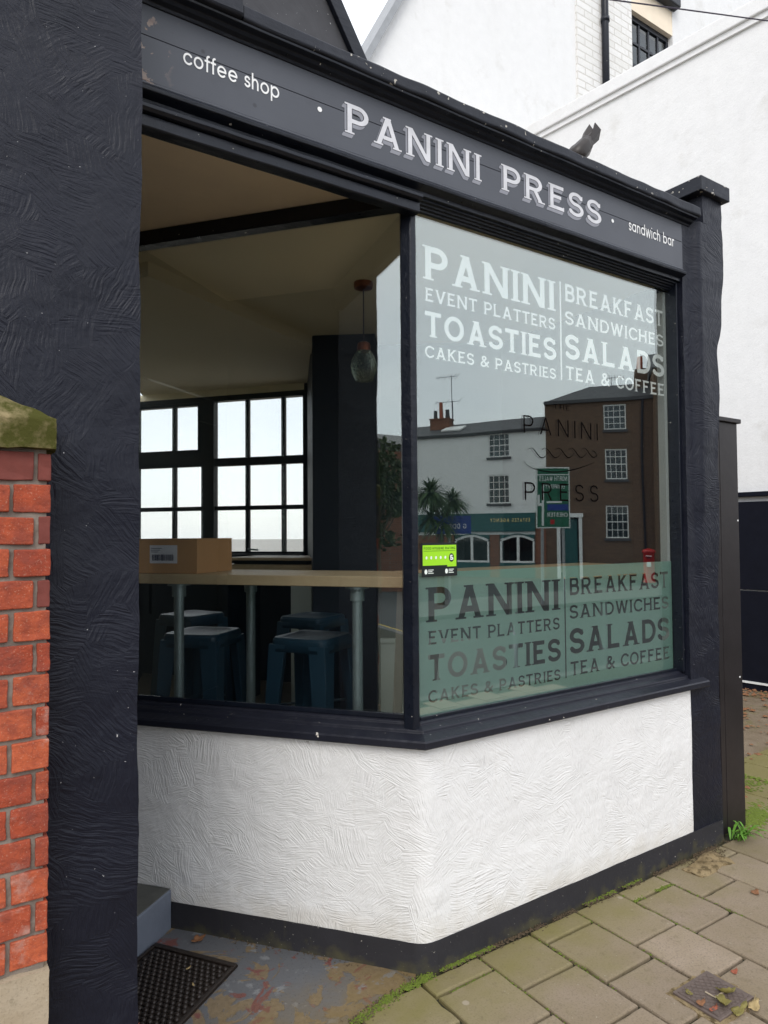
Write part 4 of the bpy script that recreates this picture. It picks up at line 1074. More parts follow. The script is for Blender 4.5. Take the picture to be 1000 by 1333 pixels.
# ================================================================== BRICK GATE PIER
YB = 1.700
bp = empty('brick_gate_pier', (-.05, 1.75, 0), 'red brick gate pier with mossy pointed stone cap against the black wall', 'pier')
def bpo(name, bm, mat, **k): o = obj(name, bm, mat, None, **k); return adopt(o, bp)
bm = NB(); boxgrid(bm, -.348, .2385, YB+.0075, 1.797, .60, 1.745, .012, .0045, 32); bpo('mortar_core', bm, M['mortar'])
rb = random.Random(11); CH = .0703
def brick(x0, x1, z, dark=False):
    bm = NB(); h_ = CH-.0090+rb.uniform(-.002, .002); yo = rb.uniform(-.004, .003)
    bmesh.ops.create_cube(bm, size=1)
    for v in bm.verts: v.co = Vector(((x0+x1)/2+v.co.x*(x1-x0), YB+.05+yo+v.co.y*.10, z+h_/2+v.co.z*h_))
    bmesh.ops.subdivide_edges(bm, edges=bm.edges[:], cuts=3, use_grid_fill=True)
    for v in bm.verts:
        c = v.co; s = rb.random()
        e = .0026; v.co = c+Vector((nz(c, 45, s), nz(c, 40, 3), nz(c, 45, 7)))*e
    o = bpo('brick', bm, M['brick_dark'] if dark else M['brick'], bevel=.0028, smooth=False); return o
for k in range(16):
    z = .6175+k*CH; A = (k % 2 == 1)
    segs = [(.2215, .2465), (.058, .2125), (-.10, .049), (-.26, -.109), (-.345, -.269)] if A else [(.1735, .2465), (.013, .1645), (-.145, .004), (-.305, -.154)]
    for j, (a, b) in enumerate(segs):
        o = brick(a+rb.uniform(-.0015, .0015), b, z, dark=(k == 15 or (A and j == 0 and k in (13, 11))))
# cap: block with a hipped top
bm = NB(); x0, x1, y0, y1, z0, z1 = -.376, .2565, 1.682, 1.800, 1.742, 1.8085
b0 = [bm.verts.new(p) for p in ((x0, y0, z0), (x1, y0, z0), (x1, y1, z0), (x0, y1, z0))]
b1 = [bm.verts.new(p) for p in ((x0, y0, z1), (x1, y0, z1), (x1, y1, z1), (x0, y1, z1))]; ap = bm.verts.new((-.06, 1.800, 1.951))
bm.faces.new(b0); [bm.faces.new((b0[i], b0[(i+1) % 4], b1[(i+1) % 4], b1[i])) for i in range(4)]; [bm.faces.new((b1[i], b1[(i+1) % 4], ap)) for i in range(4)]
bmesh.ops.subdivide_edges(bm, edges=bm.edges[:], cuts=18, use_grid_fill=True)
bmesh.ops.triangulate(bm, faces=[f for f in bm.faces if len(f.verts) > 4])
for v in bm.verts: c = v.co.copy(); v.co = c+Vector((nz(c, 22, 1), nz(c, 22, 2), nz(c, 22, 3)))*.0045+Vector((nz(c, 90, 1), nz(c, 90, 2), nz(c, 90, 3)))*.0018
o = bpo('capstone', bm, M['capstone'], smooth=True); autosmooth(o, 50)
bm = NB(); boxgrid(bm, -.36, .2475, YB-.010, 1.797, -.1, .606, .02, .0045, 12, 4); o = bpo('base_stone', bm, M['base_stone'], smooth=True); autosmooth(o, 50)

for o_ in [q for q in C.objects if q.parent == bp]:
    for v in o_.data.vertices: v.co = Vector((0, 0, 1.55))+(v.co-Vector((0, 0, 1.55)))*1.011      # stand the pier 2 cm nearer the wall
# ================================================================== TIMBER PANEL BESIDE THE RIGHT PIER
tp = empty('timber_gate_panel', (3.51, 2.02, 0), 'narrow black brown boarded timber panel beside the right black pier', 'gate')
for a, b in ((3.400, 3.4405), (3.4435, 3.6135)): adopt(mbox('board', M['dark_timber'], None, a, b, 2.00, 2.028, .008, 2.118, bevel=.003), tp)
adopt(mbox('cap_rail', M['dark_timber'], None, 3.385, 3.630, 1.985, 2.045, 2.1185, 2.142, bevel=.003), tp)
adopt(mbox('post', M['dark_timber'], None, 3.40, 3.47, 2.0285, 2.09, .0, 2.118), tp)
for x, z in ((3.60, 1.60), (3.585, .78)): adopt(mbox('pale_knot', M['sash'], None, x-.004, x+.006, 1.9985, 1.9998, z, z+.008), tp)

# ================================================================== WHITE NEIGHBOUR
nb = empty('white_neighbour_house', (7, 5, 0), 'tall white painted house behind the shop with a sloping coping line and black base', 'house')
NP = Vector((6.84, 3.66)); nd = Vector((-.1132, .9936))
def TN(x, y, z): return (NP.x+nd.x*x+nd.y*y, NP.y+nd.y*x-nd.x*y, z)     # x along the wall (back), y>0 away from the shop
def nbo(name, bm, mat, **k): return adopt(obj(name, bm, mat, None, **k), nb)
bm = NB(); box(bm, -2.1, 3.30, 0, .3, 0, 6.64, TN); nbo('flank_wall', bm, M['white_plaster'])
bm = NB(); box(bm, -2.1, 3.30, -.05, -.001, -.05, .955, TN); box(bm, -2.1, 3.30, -.05, -.001, .970, 1.835, TN); nbo('black_base_panel', bm, M['matt_black'], bevel=.004)
bm = NB(); box(bm, -2.1, 3.30, -.075, -.001, 1.885, 1.930, TN); nbo('black_ledge', bm, M['matt_black'], bevel=.004)
bm = NB(); box(bm, -2.1, 3.30, -.060, -.051, .055, .075, TN); nbo('base_trim', bm, M['sash'])
bm = NB(); poly_prism(bm, [(-.06, 6.641), (.36, 6.641), (.36, 6.86), (.30, 6.90), (-.06, 6.80)], -2.12, 3.30, lambda a, b, c: TN(c, a, b)); nbo('coping', bm, M['white_plaster'], bevel=.012)
bm = NB(); poly_prism(bm, [(-.03, 6.58), (-.001, 6.58), (-.001, 6.64), (-.03, 6.64)], -2.1, 3.30, lambda a, b, c: TN(c, a, b)); nbo('coping_drip', bm, M['white_plaster'])
YW = 7.0
bm = NB(); T_ = lambda a, b, c: (a, c, b)
poly_prism(bm, [(3.9, 0), (8.33, 0), (8.33, 13.5), (7.82, 13.5), (3.9, 6.21)], YW, YW+.4, T_); nbo('upper_wall', bm, M['white_plaster'])
bm = NB(); poly_prism(bm, [(7.82, 13.56), (7.74, 13.56), (3.84, 6.26), (3.90, 6.20)], YW-.10, YW+.4, T_); nbo('roof_verge', bm, M['grey_post'])
def uvbox(bm, x0, x1, z0, z1, y0, y1):
    uvl = bm.loops.layers.uv.verify(); s0 = set(bm.faces); box(bm, x0, x1, y0, y1, z0, z1)
    for f in bm.faces:
        if f not in s0:
            for lp in f.loops: lp[uvl].uv = (lp.vert.co.x+lp.vert.co.y, lp.vert.co.z)
M['wbrick'] = None
n = NT('white_brick_courses'); v = n.coord('UV'); b = n.n('ShaderNodeTexBrick'); n.l(v, b.inputs['Vector']); b.inputs['Scale'].default_value = 1
b.inputs['Brick Width'].default_value = .36; b.inputs['Row Height'].default_value = .115; b.inputs['Mortar Size'].default_value = .012; b.inputs['Mortar Smooth'].default_value = .3
n.val(b.inputs['Color1'], (.80, .79, .77)); n.val(b.inputs['Color2'], (.74, .73, .70)); n.val(b.inputs['Mortar'], (.64, .62, .58))
c_ = n.mix(n.ramp(n.noise(v, 9, 4), .6, .8, (0,)*3, (.4,)*3), b.outputs[0], (.45, .42, .37))
M['wbrick'] = n.done(n.principled(c_, .75, 0, n.bump(n.math('ADD', n.math('MULTIPLY', b.outputs['Fac'], -1), n.noise(v, 18, 4)), .6, .012), .2))
bm = NB(); uvbox(bm, 8.331, 9.688, 6.4, 13.5, YW-.03, YW+.4); nbo('painted_brick_strip', bm, M['wbrick'])
bm = NB(); uvbox(bm, 10.84, 16, 0, 13.5, YW-.02, YW+.4); nbo('upper_wall', bm, M['white_plaster'])
bm = NB(); uvbox(bm, 9.689, 10.839, 6.4, 8.85, YW-.02, YW+.4); nbo('painted_brick_strip', bm, M['wbrick'])
bm = NB(); tube(bm, (8.93, YW-.09, 6.7), (8.93, YW-.09, 13.4), .055, n=12); 
for z in (8.2, 9.6, 11): tube(bm, (8.93, YW-.09, z), (8.93, YW-.09, z+.07), .07, n=12)
nbo('downpipe', bm, M['black_paint'], smooth=True)
w = empty('upstairs_window', (0, 0, 0)); adopt(w, nb)
bm = NB(); box(bm, 9.70, 10.83, YW+.06, YW+.12, 8.86, 8.95); box(bm, 9.70, 10.83, YW+.06, YW+.12, 10.10, 10.19); box(bm, 9.70, 9.76, YW+.06, YW+.12, 8.95, 10.10); box(bm, 10.77, 10.83, YW+.06, YW+.12, 8.95, 10.10)
obj('frame', bm, M['black_paint'], w, bevel=.005)
bm = NB(); [box(bm, x-.02, x+.02, YW+.07, YW+.11, 8.95, 10.10) for x in (10.02, 10.28, 10.54)]; [box(bm, 9.76, 10.77, YW+.072, YW+.108, z-.02, z+.02) for z in (9.36, 9.74)]
obj('glazing_bars', bm, M['black_paint'], w)
obj('glass_pane', (lambda b_: (box(b_, 9.75, 10.78, YW+.088, YW+.092, 8.94, 10.11), b_)[1])(NB()), M['far_glass'], w)
bm = NB(); box(bm, 9.75, 10.78, YW+.20, YW+.22, 8.90, 10.15); obj('blind', bm, M['grey_post'], w)
bm = NB(); box(bm, 9.689, 10.84, YW-.01, YW+.35, 10.195, 10.62); nbo('window_lintel', bm, M['soffit'])
bm = NB(); box(bm, 9.80, 10.90, YW-.16, YW-.012, 10.63, 11.25); nbo('hopper_gutter', bm, M['black_paint'], bevel=.02)
bm = NB(); box(bm, 9.689, 10.84, YW-.01, YW+.35, 10.621, 13.5); nbo('upper_wall', bm, M['white_plaster'])

# dark gable rising behind the coping, upper left
gb = empty('dark_gable_wall', (1.0, 2.2, 3.0), 'weathered black gable end with a raked edge above the shop coping', 'gable')
def gz(x, off=0): return 3.336+(1.351-x)*1.637+off
bm = NB(); uvl = bm.loops.layers.uv.verify()
pts = [(-.5, 3.055), (1.515, 3.055), (.45, gz(.45)), (-.5, gz(.45))]
poly_prism(bm, pts, 2.16, 2.32, lambda a, b, c: (a, c, b))
for f in bm.faces:
    for lp in f.loops: lp[uvl].uv = (lp.vert.co.x+lp.vert.co.y, lp.vert.co.z)
adopt(obj('gable_face', bm, M['gable'], None), gb)
bm = NB(); poly_prism(bm, [(1.475, 3.06), (1.535, 3.06), (.47, gz(.45)+.01), (.41, gz(.45)+.01)], 2.135, 2.159, lambda a, b, c: (a, c, b)); adopt(obj('verge_board', bm, M['black_paint'], None, bevel=.003), gb)

# bent black vent cowl on the roof
vc = empty('vent_cowl', (3.1, 2.62, 3.05), 'torn black bent vent pipe poking up behind the shop coping', 'vent')
bm = NB(); tube(bm, (3.09, 2.6, 3.05), (3.09, 2.6, 3.70), .052, n=14); adopt(obj('pipe', bm, M['rubber'], None, smooth=True), vc)
bm = NB(); pr = [((3.03, 2.6, 3.66), .062), ((3.08, 2.59, 3.715), .068), ((3.135, 2.58, 3.775), .062), ((3.165, 2.58, 3.82), .054)]
rows = []
for i, (c, r) in enumerate(pr):
    d = Vector((.75, 0, .66)); q = Vector((0, 1, 0)); wv = d.cross(q); rows.append([bm.verts.new(Vector(c)+q*r*math.cos(a*.449)*(1+.12*math.sin(a*3+i))+wv*r*math.sin(a*.449)*(1+.12*math.cos(a*2.2+i))) for a in range(14)])
for a, b in zip(rows, rows[1:]): [bm.faces.new((a[i], a[(i+1) % 14], b[(i+1) % 14], b[i])) for i in range(14)]
bm.faces.new(rows[0]); bm.faces.new(rows[-1]); adopt(obj('elbow', bm, M['rubber'], None, smooth=True), vc)
bm = NB(); rr_ = random.Random(4); base = [Vector((3.165, 2.58, 3.815))+Vector((.045*math.cos(a*.628), .045*math.sin(a*.628), -.02*math.cos(a*.628))) for a in range(10)]
top_ = [p+Vector((.045+rr_.uniform(-.03, .05), rr_.uniform(-.01, .01), .09+rr_.uniform(-.05, .075))) for p in base]
va = [bm.verts.new(p) for p in base]; vb = [bm.verts.new(p) for p in top_]; [bm.faces.new((va[i], va[(i+1) % 10], vb[(i+1) % 10], vb[i])) for i in range(10)]
o = adopt(obj('torn_hood', bm, M['rubber'], None), vc); md = o.modifiers.new('s', 'SOLIDIFY'); md.thickness = .006

for o_ in [q for q in C.objects if q.parent == vc]:
    for v in o_.data.vertices: v.co = Vector((3.11, 2.6, 3.60))+(v.co-Vector((3.11, 2.6, 3.60)))*.80 if v.co.z > 3.1 else v.co
cbl = NB(); P_ = [Vector((2.9, 3.6, 5.48)), Vector((4.464, 3.472, 5.776)), Vector((6.563, 3.246, 6.325)), Vector((9.5, 2.9, 7.4))]
for i in range(3):
    for k in range(6):
        a = P_[i].lerp(P_[i+1], k/6); b = P_[i].lerp(P_[i+1], (k+1)/6); tube(cbl, a, b, .006, n=6, cap=False)
tagp(obj('overhead_cable', cbl, M['wire'], None), 'thin dark cable crossing the sky before the white wall', 'cable')

# ================================================================== GROUND THINGS
# ribbed rubber mat
mt = empty('door_mat', (.70, 2.45, 0), 'brown black rubber mat of rounded studs at the foot of the porch step', 'mat')
MO = Vector((.970, 2.401)); ma = Vector((-.565, .825)).normalized(); mb_ = Vector((-.817, -.577)).normalized()
def TM(x, y, z): p = MO+ma*x+mb_*y; return (p.x, p.y, z)
ML, MWd = .365, .60
bm = NB(); box(bm, 0, ML, 0, MWd, .001, .007, TM); adopt(obj('mat_base', bm, M['rubber'], None), mt)
bm = NB(); box(bm, 0, ML, 0, .022, .0072, .013, TM); box(bm, 0, .014, .022, MWd, .0072, .013, TM); box(bm, ML-.014, ML, .022, MWd, .0072, .013, TM); adopt(obj('mat_edge', bm, M['rubber'], None, bevel=.003), mt)
bm = NB(); j = 0; y = .040
while y < MWd-.01:
    x = .028+(.0125 if j % 2 else 0)
    while x < ML-.02:
        rr = []
        for r, z in ((.0105, .0072), (.0098, .0125), (.0062, .0165)):
            rr.append([bm.verts.new(TM(x+r*1.05*math.cos(a*.785), y+r*.82*math.sin(a*.785), z)) for a in range(8)])
        for a, b in zip(rr, rr[1:]): [bm.faces.new((a[i], a[(i+1) % 8], b[(i+1) % 8], b[i])) for i in range(8)]
        bm.faces.new(rr[-1]); x += .0245
    y += .0195; j += 1
o = adopt(obj('mat_studs', bm, M['rubber'], None, smooth=True), mt); o['kind'] = 'stuff'

# iron cover
ic = empty('iron_cover', (2.213, 1.352, 0), 'small square ribbed iron stop tap cover set in the paving among dead leaves', 'cover')
bm = NB(); boxgrid(bm, 2.100, 2.328, 1.253, 1.449, -.03, .0015, .008, .005, 34, 2, lambda p: Vector((p.x, p.y, min(p.z, .0050)))); adopt(obj('mortar_bed', bm, M['patch'], None), ic)
bm = NB(); box(bm, 2.115, 2.315, 1.268, 1.434, .0, .0085); adopt(obj('frame', bm, M['iron'], None, bevel=.002), ic)
lid = mbox('lid', M['iron'], None, 2.126, 2.304, 1.279, 1.423, .0087, .0105); adopt(lid, ic)
bm = NB(); k = 0
for i in range(15):
    for j in range(11):
        x = 2.133+i*.0118; y = 1.287+j*.0128
        if x > 2.298: continue
        s = 1 if (i+j) % 2 else -1
        dx, dy = .0052*s, .0052
        bm2 = [(x-dx-.0012, y-dy), (x-dx+.0012, y-dy), (x+dx+.0012, y+dy), (x+dx-.0012, y+dy)]
        poly_prism(bm, bm2, .0106, .0122)
o = adopt(obj('tread_ribs', bm, M['iron'], None), ic); o['kind'] = 'stuff'
bm = NB(); box(bm, 2.195, 2.262, 1.330, 1.336, .0123, .0140); box(bm, 2.195, 2.201, 1.337, 1.368, .0123, .0140); adopt(obj('lid_label_bar', bm, M['base_stone'], None), ic)

def leaf(x, y, z, L, W, rz, mat, lab, tilt=0.0, lobes=3, curl=.25, seed=0, grp='dead leaves on the paving'):
    r = random.Random(seed); bm = NB(); n = 22; ring = []
    c = bm.verts.new((0, 0, 0)); mid = []
    for i in range(n):
        a = 2*math.pi*i/n; k = 1+.22*math.cos(lobes*a*1.0+r.random())+.10*r.uniform(-1, 1)
        px, py = L/2*math.cos(a)*k, W/2*math.sin(a)*k
        pz = curl*(abs(py)**1.0*.9+px*px/L*.8)+r.uniform(-.1, .1)*L*.25
        ring.append(bm.verts.new((px, py, max(pz, 0)))); mid.append(bm.verts.new((px*.5, py*.5, max(0, pz*.35+r.uniform(-.02, .03)*L))))
    for i in range(n):
        bm.faces.new((ring[i], ring[(i+1) % n], mid[(i+1) % n], mid[i])); bm.faces.new((mid[i], mid[(i+1) % n], c))
    tube(bm, (L*.45, 0, .002), (L*.8, L*.08, .004), .0009, n=5)
    o = obj('dead_leaf', bm, mat, None, smooth=True); o.location = (x, y, z); o.rotation_euler = (tilt, tilt*.5, rz)
    md = o.modifiers.new('s', 'SOLIDIFY'); md.thickness = .0006
    return tagp(o, lab, 'leaf', grp)
leaf(.906, 2.639, .002, .052, .034, .4, M['leaf_brown'], 'curled brown leaf on the porch floor between mat and plinth', .1, 4, .5, 1)
leaf(2.395, 1.378, .002, .034, .020, .2, M['leaf_red'], 'small orange leaf alone on a slab right of the iron cover', 0, 3, .4, 2)
leaf(2.150, 1.398, .010, .030, .020, 1.0, M['leaf_olive'], 'small yellow green leaf on the left corner of the iron cover', .1, 3, .4, 3)
leaf(2.135, 1.345, .012, .040, .022, .1, M['leaf_brown'], 'pinkish brown leaf on the near left edge of the iron cover', .1, 3, .3, 4)
leaf(2.146, 1.308, .010, .036, .018, .1, M['leaf_red'], 'bright red leaf at the near corner of the iron cover', .05, 2, .3, 5)
leaf(2.190, 1.303, .012, .052, .040, .8, M['leaf_olive'], 'crumpled olive leaf beside the bright red one', .15, 4, .8, 6)
leaf(2.245, 1.320, .015, .060, .034, 2.0, M['leaf_olive'], 'largest upright olive leaf at the right of the leaf pile', .5, 3, .9, 7)
leaf(2.215, 1.262, .006, .085, .030, .1, M['leaf_olive'], 'long flat brown green leaf lowest in the picture', .03, 3, .25, 8)
leaf(2.275, 1.245, .005, .075, .030, .35, M['leaf_tan'], 'tan leaf half out of the picture right of the pile', .03, 3, .25, 9)
leaf(2.99, 1.62, .002, .05, .03, .35, M['leaf_brown'], 'pale brown leaf at the right edge of the paving', .03, 3, .3, 10)
leaf(.81, 2.464, .018, .018, .008, .5, M['leaf_tan'], 'tiny tan leaf curl in the middle of the rubber mat', .1, 2, .6, 11)
leaf(.795, 2.365, .018, .015, .009, 1.5, M['leaf_tan'], 'tiny yellow leaf near the front edge of the rubber mat', .1, 2, .6, 12)
leaf(.575, 2.27, .016, .03, .018, .5, M['leaf_red'], 'orange leaf on the near left of the rubber mat', .1, 3, .5, 13)

# weed at the foot of the pier
wd = empty('weed', (3.43, 1.955, 0), 'small bright green weed growing at the foot of the black pier', 'weed')
rw = random.Random(8); bm = NB()
for k in range(30):
    a = rw.uniform(0, 6.28); L = rw.uniform(.05, .13); ww = rw.uniform(.004, .009); bx0 = Vector((3.43+rw.uniform(-.04, .10), 1.955+rw.uniform(-.03, .012), 0)); d = Vector((math.cos(a), math.sin(a)-.35, 0)); side_ = Vector((-d.y, d.x, 0)).normalized(); pr_ = None
    for i in range(6):
        f = i/5; p = bx0+d*L*.75*f+Vector((0, 0, L*(1.5*f-1.1*f*f)+.002)); w_ = ww*math.sin(math.pi*(.12+.86*f))
        cur = (bm.verts.new(p-side_*w_), bm.verts.new(p+side_*w_))
        if pr_: bm.faces.new((pr_[0], pr_[1], cur[1], cur[0]))
        pr_ = cur
adopt(obj('blades', bm, M['leaf_green'], None, smooth=True), wd)
bm = NB()
for k in range(12): tube(bm, (3.43+rw.uniform(-.02, .05), 1.955, 0), (3.43+rw.uniform(-.05, .09), 1.93+rw.uniform(-.03, .02), rw.uniform(.03, .07)), .0012, n=5)
adopt(obj('stems', bm, M['leaf_green'], None), wd)

# crumbled mortar patch by the pier, grit, moss
def clumps(name, pts, mat, s0, s1, label=None, parent=None, flat=.6):
    bm = NB(); r = random.Random(len(pts))
    for x, y, z in pts:
        s = r.uniform(s0, s1); a = r.uniform(0, 3)
        q = [(x+s*math.cos(a+i*1.57)*r.uniform(.7, 1.2), y+s*math.sin(a+i*1.57)*r.uniform(.7, 1.2), z) for i in range(4)]
        b_ = [bm.verts.new(p) for p in q]; t_ = bm.verts.new((x+r.uniform(-.3, .3)*s, y+r.uniform(-.3, .3)*s, z+s*flat*r.uniform(.6, 1.5)))
        for i in range(4): bm.faces.new((b_[i], b_[(i+1) % 4], t_))
        bm.faces.new(b_)
    o = obj(name, bm, mat, parent); o['kind'] = 'stuff'
    return o
rm = random.Random(21); pts = []
def along(x0, y0, x1, y1, n, sp, z=.001):
    for _ in range(n):
        f = rm.random(); w = nz((x0+(x1-x0)*f, y0, 0), 9, 4)
        if w < -.12: continue
        pts.append((x0+(x1-x0)*f+rm.gauss(0, sp), y0+(y1-y0)*f+rm.gauss(0, sp), z+rm.uniform(0, .002)))
along(.9, 1.868, 1.44, 1.975, 900, .010); along(1.30, 1.955, 1.50, 1.972, 700, .010); along(1.47, 1.972, 1.80, 1.972, 700, .006); along(2.25, 1.972, 2.75, 1.972, 450, .006)
for i in range(10, 18):
    x = colx[i] if i < len(colx) else 0
    along(x, 1.55, x, 1.95, 60, .004, -.006)
along(1.46, 1.862, 1.70, 1.862, 250, .004, -.004); along(2.51, 1.874, 2.76, 1.874, 200, .006, -.003)
tagp(clumps('moss', pts, M['moss'], .002, .0055), 'bright green moss in the joints along the foot of the wall', None)
pts = []
along(1.0, 1.885, 1.45, 1.98, 500, .014); along(1.5, 1.968, 3.37, 1.960, 2600, .008); along(3.0, 1.92, 3.38, 1.93, 700, .022); along(.95, 2.66, 1.45, 2.03, 220, .012)
for i in range(10, 18): along(colx[i], .9, colx[i], 1.95, 120, .003, -.008)
clumps('grit', pts, M['soil'], .0015, .0045)
bm = NB(); boxgrid(bm, 2.93, 3.18, 1.82, 1.92, -.02, .001, .006, .006, 30, 7, lambda p: Vector((p.x+.05*nz(p, 6, 1), p.y+.05*nz(p, 6, 9), p.z+(.012*max(0, 1-abs((p.x-3.05)/.16)**2)*max(0, 1-abs((p.y-1.868)/.075)**2)*(1+nz(p, 25, 3)) if p.z > -.01 else 0))))
mp_ = adopt(obj('mortar_patch', bm, M['leaf_tan'] if False else M['base_stone'], None), pav) if False else obj('mortar_patch', bm, M['patch'], pav)
# yard litter
pts = [(rm.uniform(5.4, 6.85), rm.uniform(2.8, 3.9)+.0, 0) for _ in range(120)]+[(rm.uniform(6.5, 6.8), rm.uniform(3.1, 4.6), 0) for _ in range(260)]+[(rm.uniform(3.62, 6), rm.uniform(2.05, 4), 0) for _ in range(160)]
clumps('leaf_litter', [(a, b, .0) for a, b, c in pts], M['leaf_brown'], .008, .032, flat=.35)
pts = [(rm.gauss(3.75, .12), rm.gauss(2.05, .05), 0) for _ in range(900)]+[(rm.uniform(3.6, 4.4), rm.gauss(2.35, .05), 0) for _ in range(500)]
clumps('yard_moss', pts, M['moss'], .004, .014, flat=.3)

# low white wall behind the shop, beyond the back window
bm = NB(); box(bm, -4.5, 3.0, 3.2, 3.35, 0, 1.48, TB); o = obj('yard_wall', bm, M['white_plaster'], None); tagp(o, 'low white painted yard wall seen through the back window', 'wall')

# ================================================================== ACROSS THE STREET (seen mirrored in the glass)
KS = 1.15
def zk(z): return 1.55+KS*(z-1.55)
PR = Vector((24.22, -18.41))
def street_frame(P, d):
    d = Vector(d).normalized(); n_ = Vector((-d.y, d.x))
    if n_.dot(Vector((0, 2))-P) > 0: n_ = -n_       # n_ points into the building
    return lambda x, y, z: (P.x+d.x*x*KS+n_.x*y, P.y+d.y*x*KS+n_.y*y, zk(z))
TWh = street_frame(PR, (-.448, -.894)); TBr = street_frame(PR, (.63, .777))
def uvize(bm, T):
    uvl = bm.loops.layers.uv.verify()
    for f in bm.faces:
        f.normal_update()
        for lp in f.loops:
            c = lp.vert.co; h_ = (c.x*.6-c.y*.8) if abs(f.normal.z) < .7 else c.x
            lp[uvl].uv = (math.hypot(c.x-PR.x, c.y-PR.y), c.z)
def part(name, mat, par, T, *boxes, bevel=0):
    bm = NB()
    for b in boxes: box(bm, *b, T)
    uvize(bm, T); o = obj(name, bm, mat, None, bevel=bevel); return adopt(o, par)
def sash(par, T, s0, s1, z0, z1, cols=4, blind=False):
    w = empty('sash_window', (0, 0, 0)); adopt(w, par)
    e = .045
    bm = NB(); [box(bm, *b, T) for b in ((s0, s1, .03, .10, z0, z0+e), (s0, s1, .03, .10, z1-e, z1), (s0, s0+e, .03, .10, z0+e, z1-e), (s1-e, s1, .03, .10, z0+e, z1-e), (s0+e, s1-e, .04, .09, (z0+z1)/2-.02, (z0+z1)/2+.02))]; obj('frame', bm, M['sash'], w)
    bm = NB()
    for i in range(1, cols): x = s0+(s1-s0)*i/cols; box(bm, x-.011, x+.011, .05, .08, z0+e, z1-e, T)
    for f in (.25, .75): z = z0+(z1-z0)*f; box(bm, s0+e, s1-e, .053, .077, z-.012, z+.012, T)
    obj('glazing_bars', bm, M['sash'], w)
    bm = NB(); box(bm, s0+.02, s1-.02, .064, .068, z0+.02, z1-.02, T); obj('pane', bm, M['far_glass'], w)
    bm = NB(); box(bm, s0-.06, s1+.06, -.07, .02, z0-.11, z0-.003, T); obj('sill', bm, M['slate'], w)
    bm = NB(); box(bm, s0, s1, .30, .32, z0, z1, T); obj('blind' if blind else 'dark_room', bm, M['curtain'] if blind else M['navy'], w)
def holed(name, mat, par, T, s0, s1, z0, z1, holes, y0=0., y1=.25):
    """wall front with real openings: horizontal bands split round the holes"""
    zs = sorted({z0, z1}|{h[2] for h in holes}|{h[3] for h in holes}); bx = []
    for a, b in zip(zs, zs[1:]):
        row = sorted([h for h in holes if h[2] <= a+1e-6 and h[3] >= b-1e-6]); x = s0
        for h_ in row:
            if h_[0] > x: bx.append((x, h_[0], y0, y1, a, b))
            x = h_[1]
        if x < s1: bx.append((x, s1, y0, y1, a, b))
    return part(name, mat, par, T, *bx)
GZ = -.55
wh = empty('white_corner_shop', TWh(3, 0, GZ), 'white three storey shop across the street with teal sign band, mirrored in the window', 'house')
hol = [(1.50, 2.38, 4.70, 5.68), (1.54, 2.40, 2.76, 3.95), (6.9, 7.8, 4.70, 5.68), (6.9, 7.8, 2.76, 3.95)]
holed('wall', M['opp_white'], wh, TWh, -.02, 13, 2.35, 5.75, hol)
part('side_wall', M['opp_white'], wh, TWh, (-.02, 13, 5.0, 5.2, GZ, 5.75), (12.8, 13, .26, 5, GZ, 5.75))
part('gutter', M['slate'], wh, TWh, (-.02, 13, -.12, -.001, 5.68, 5.80))
bm = NB(); poly_prism(bm, [(-.15, 5.755), (2.6, 6.62), (5.4, 5.755)], -.02, 13, lambda a, b, c: TWh(c, a, b)); rf = adopt(obj('roof', bm, M['slate'], None), wh)
bm = NB(); poly_prism(bm, [(.75, 6.06), (1.6, 6.33), (1.58, 6.39), (.73, 6.12)], 3.98, 4.9, lambda a, b, c: TWh(c, a, b)); obj('skylight', bm, M['sash'], rf)
for h_ in hol: sash(wh, TWh, *h_, blind=(h_[2] > 4))
part('sign_band', M['shop_teal'], wh, TWh, (.40, 12, -.10, -.001, 1.58, 2.34))
def plane_T(T, y): return lambda x, z: T(x, y, z)
text_mesh('sign_lettering', [f for f in text_fields('ESTATES AGENCY', .62, 2.30, 1.98, .15, .085, False, .35)], M['gold'], None, plane_T(TWh, -.105), .012); adopt(C.objects[-1], wh)
part('shop_wall', M['opp_brick2'], wh, TWh, (-.02, .40, -.02, .2, GZ, 2.34), (1.98, 2.36, -.02, .2, GZ, 1.45), (4.1, 7, -.02, .2, GZ, 1.45), (8.6, 13, -.02, .2, GZ, 1.45))
part('shop_fascia_plaster', M['opp_white'], wh, TWh, (.40, 13, .0, .2, 1.45, 1.579), (.44, .0+.44+.001, 0, .2, 1.0, 1.45))
part('shop_stall', M['shop_teal'], wh, TWh, (.40, 1.98, -.02, .2, GZ, .28), (2.36, 4.1, -.02, .2, GZ, .28), (7, 8.6, -.02, .2, GZ, .28))
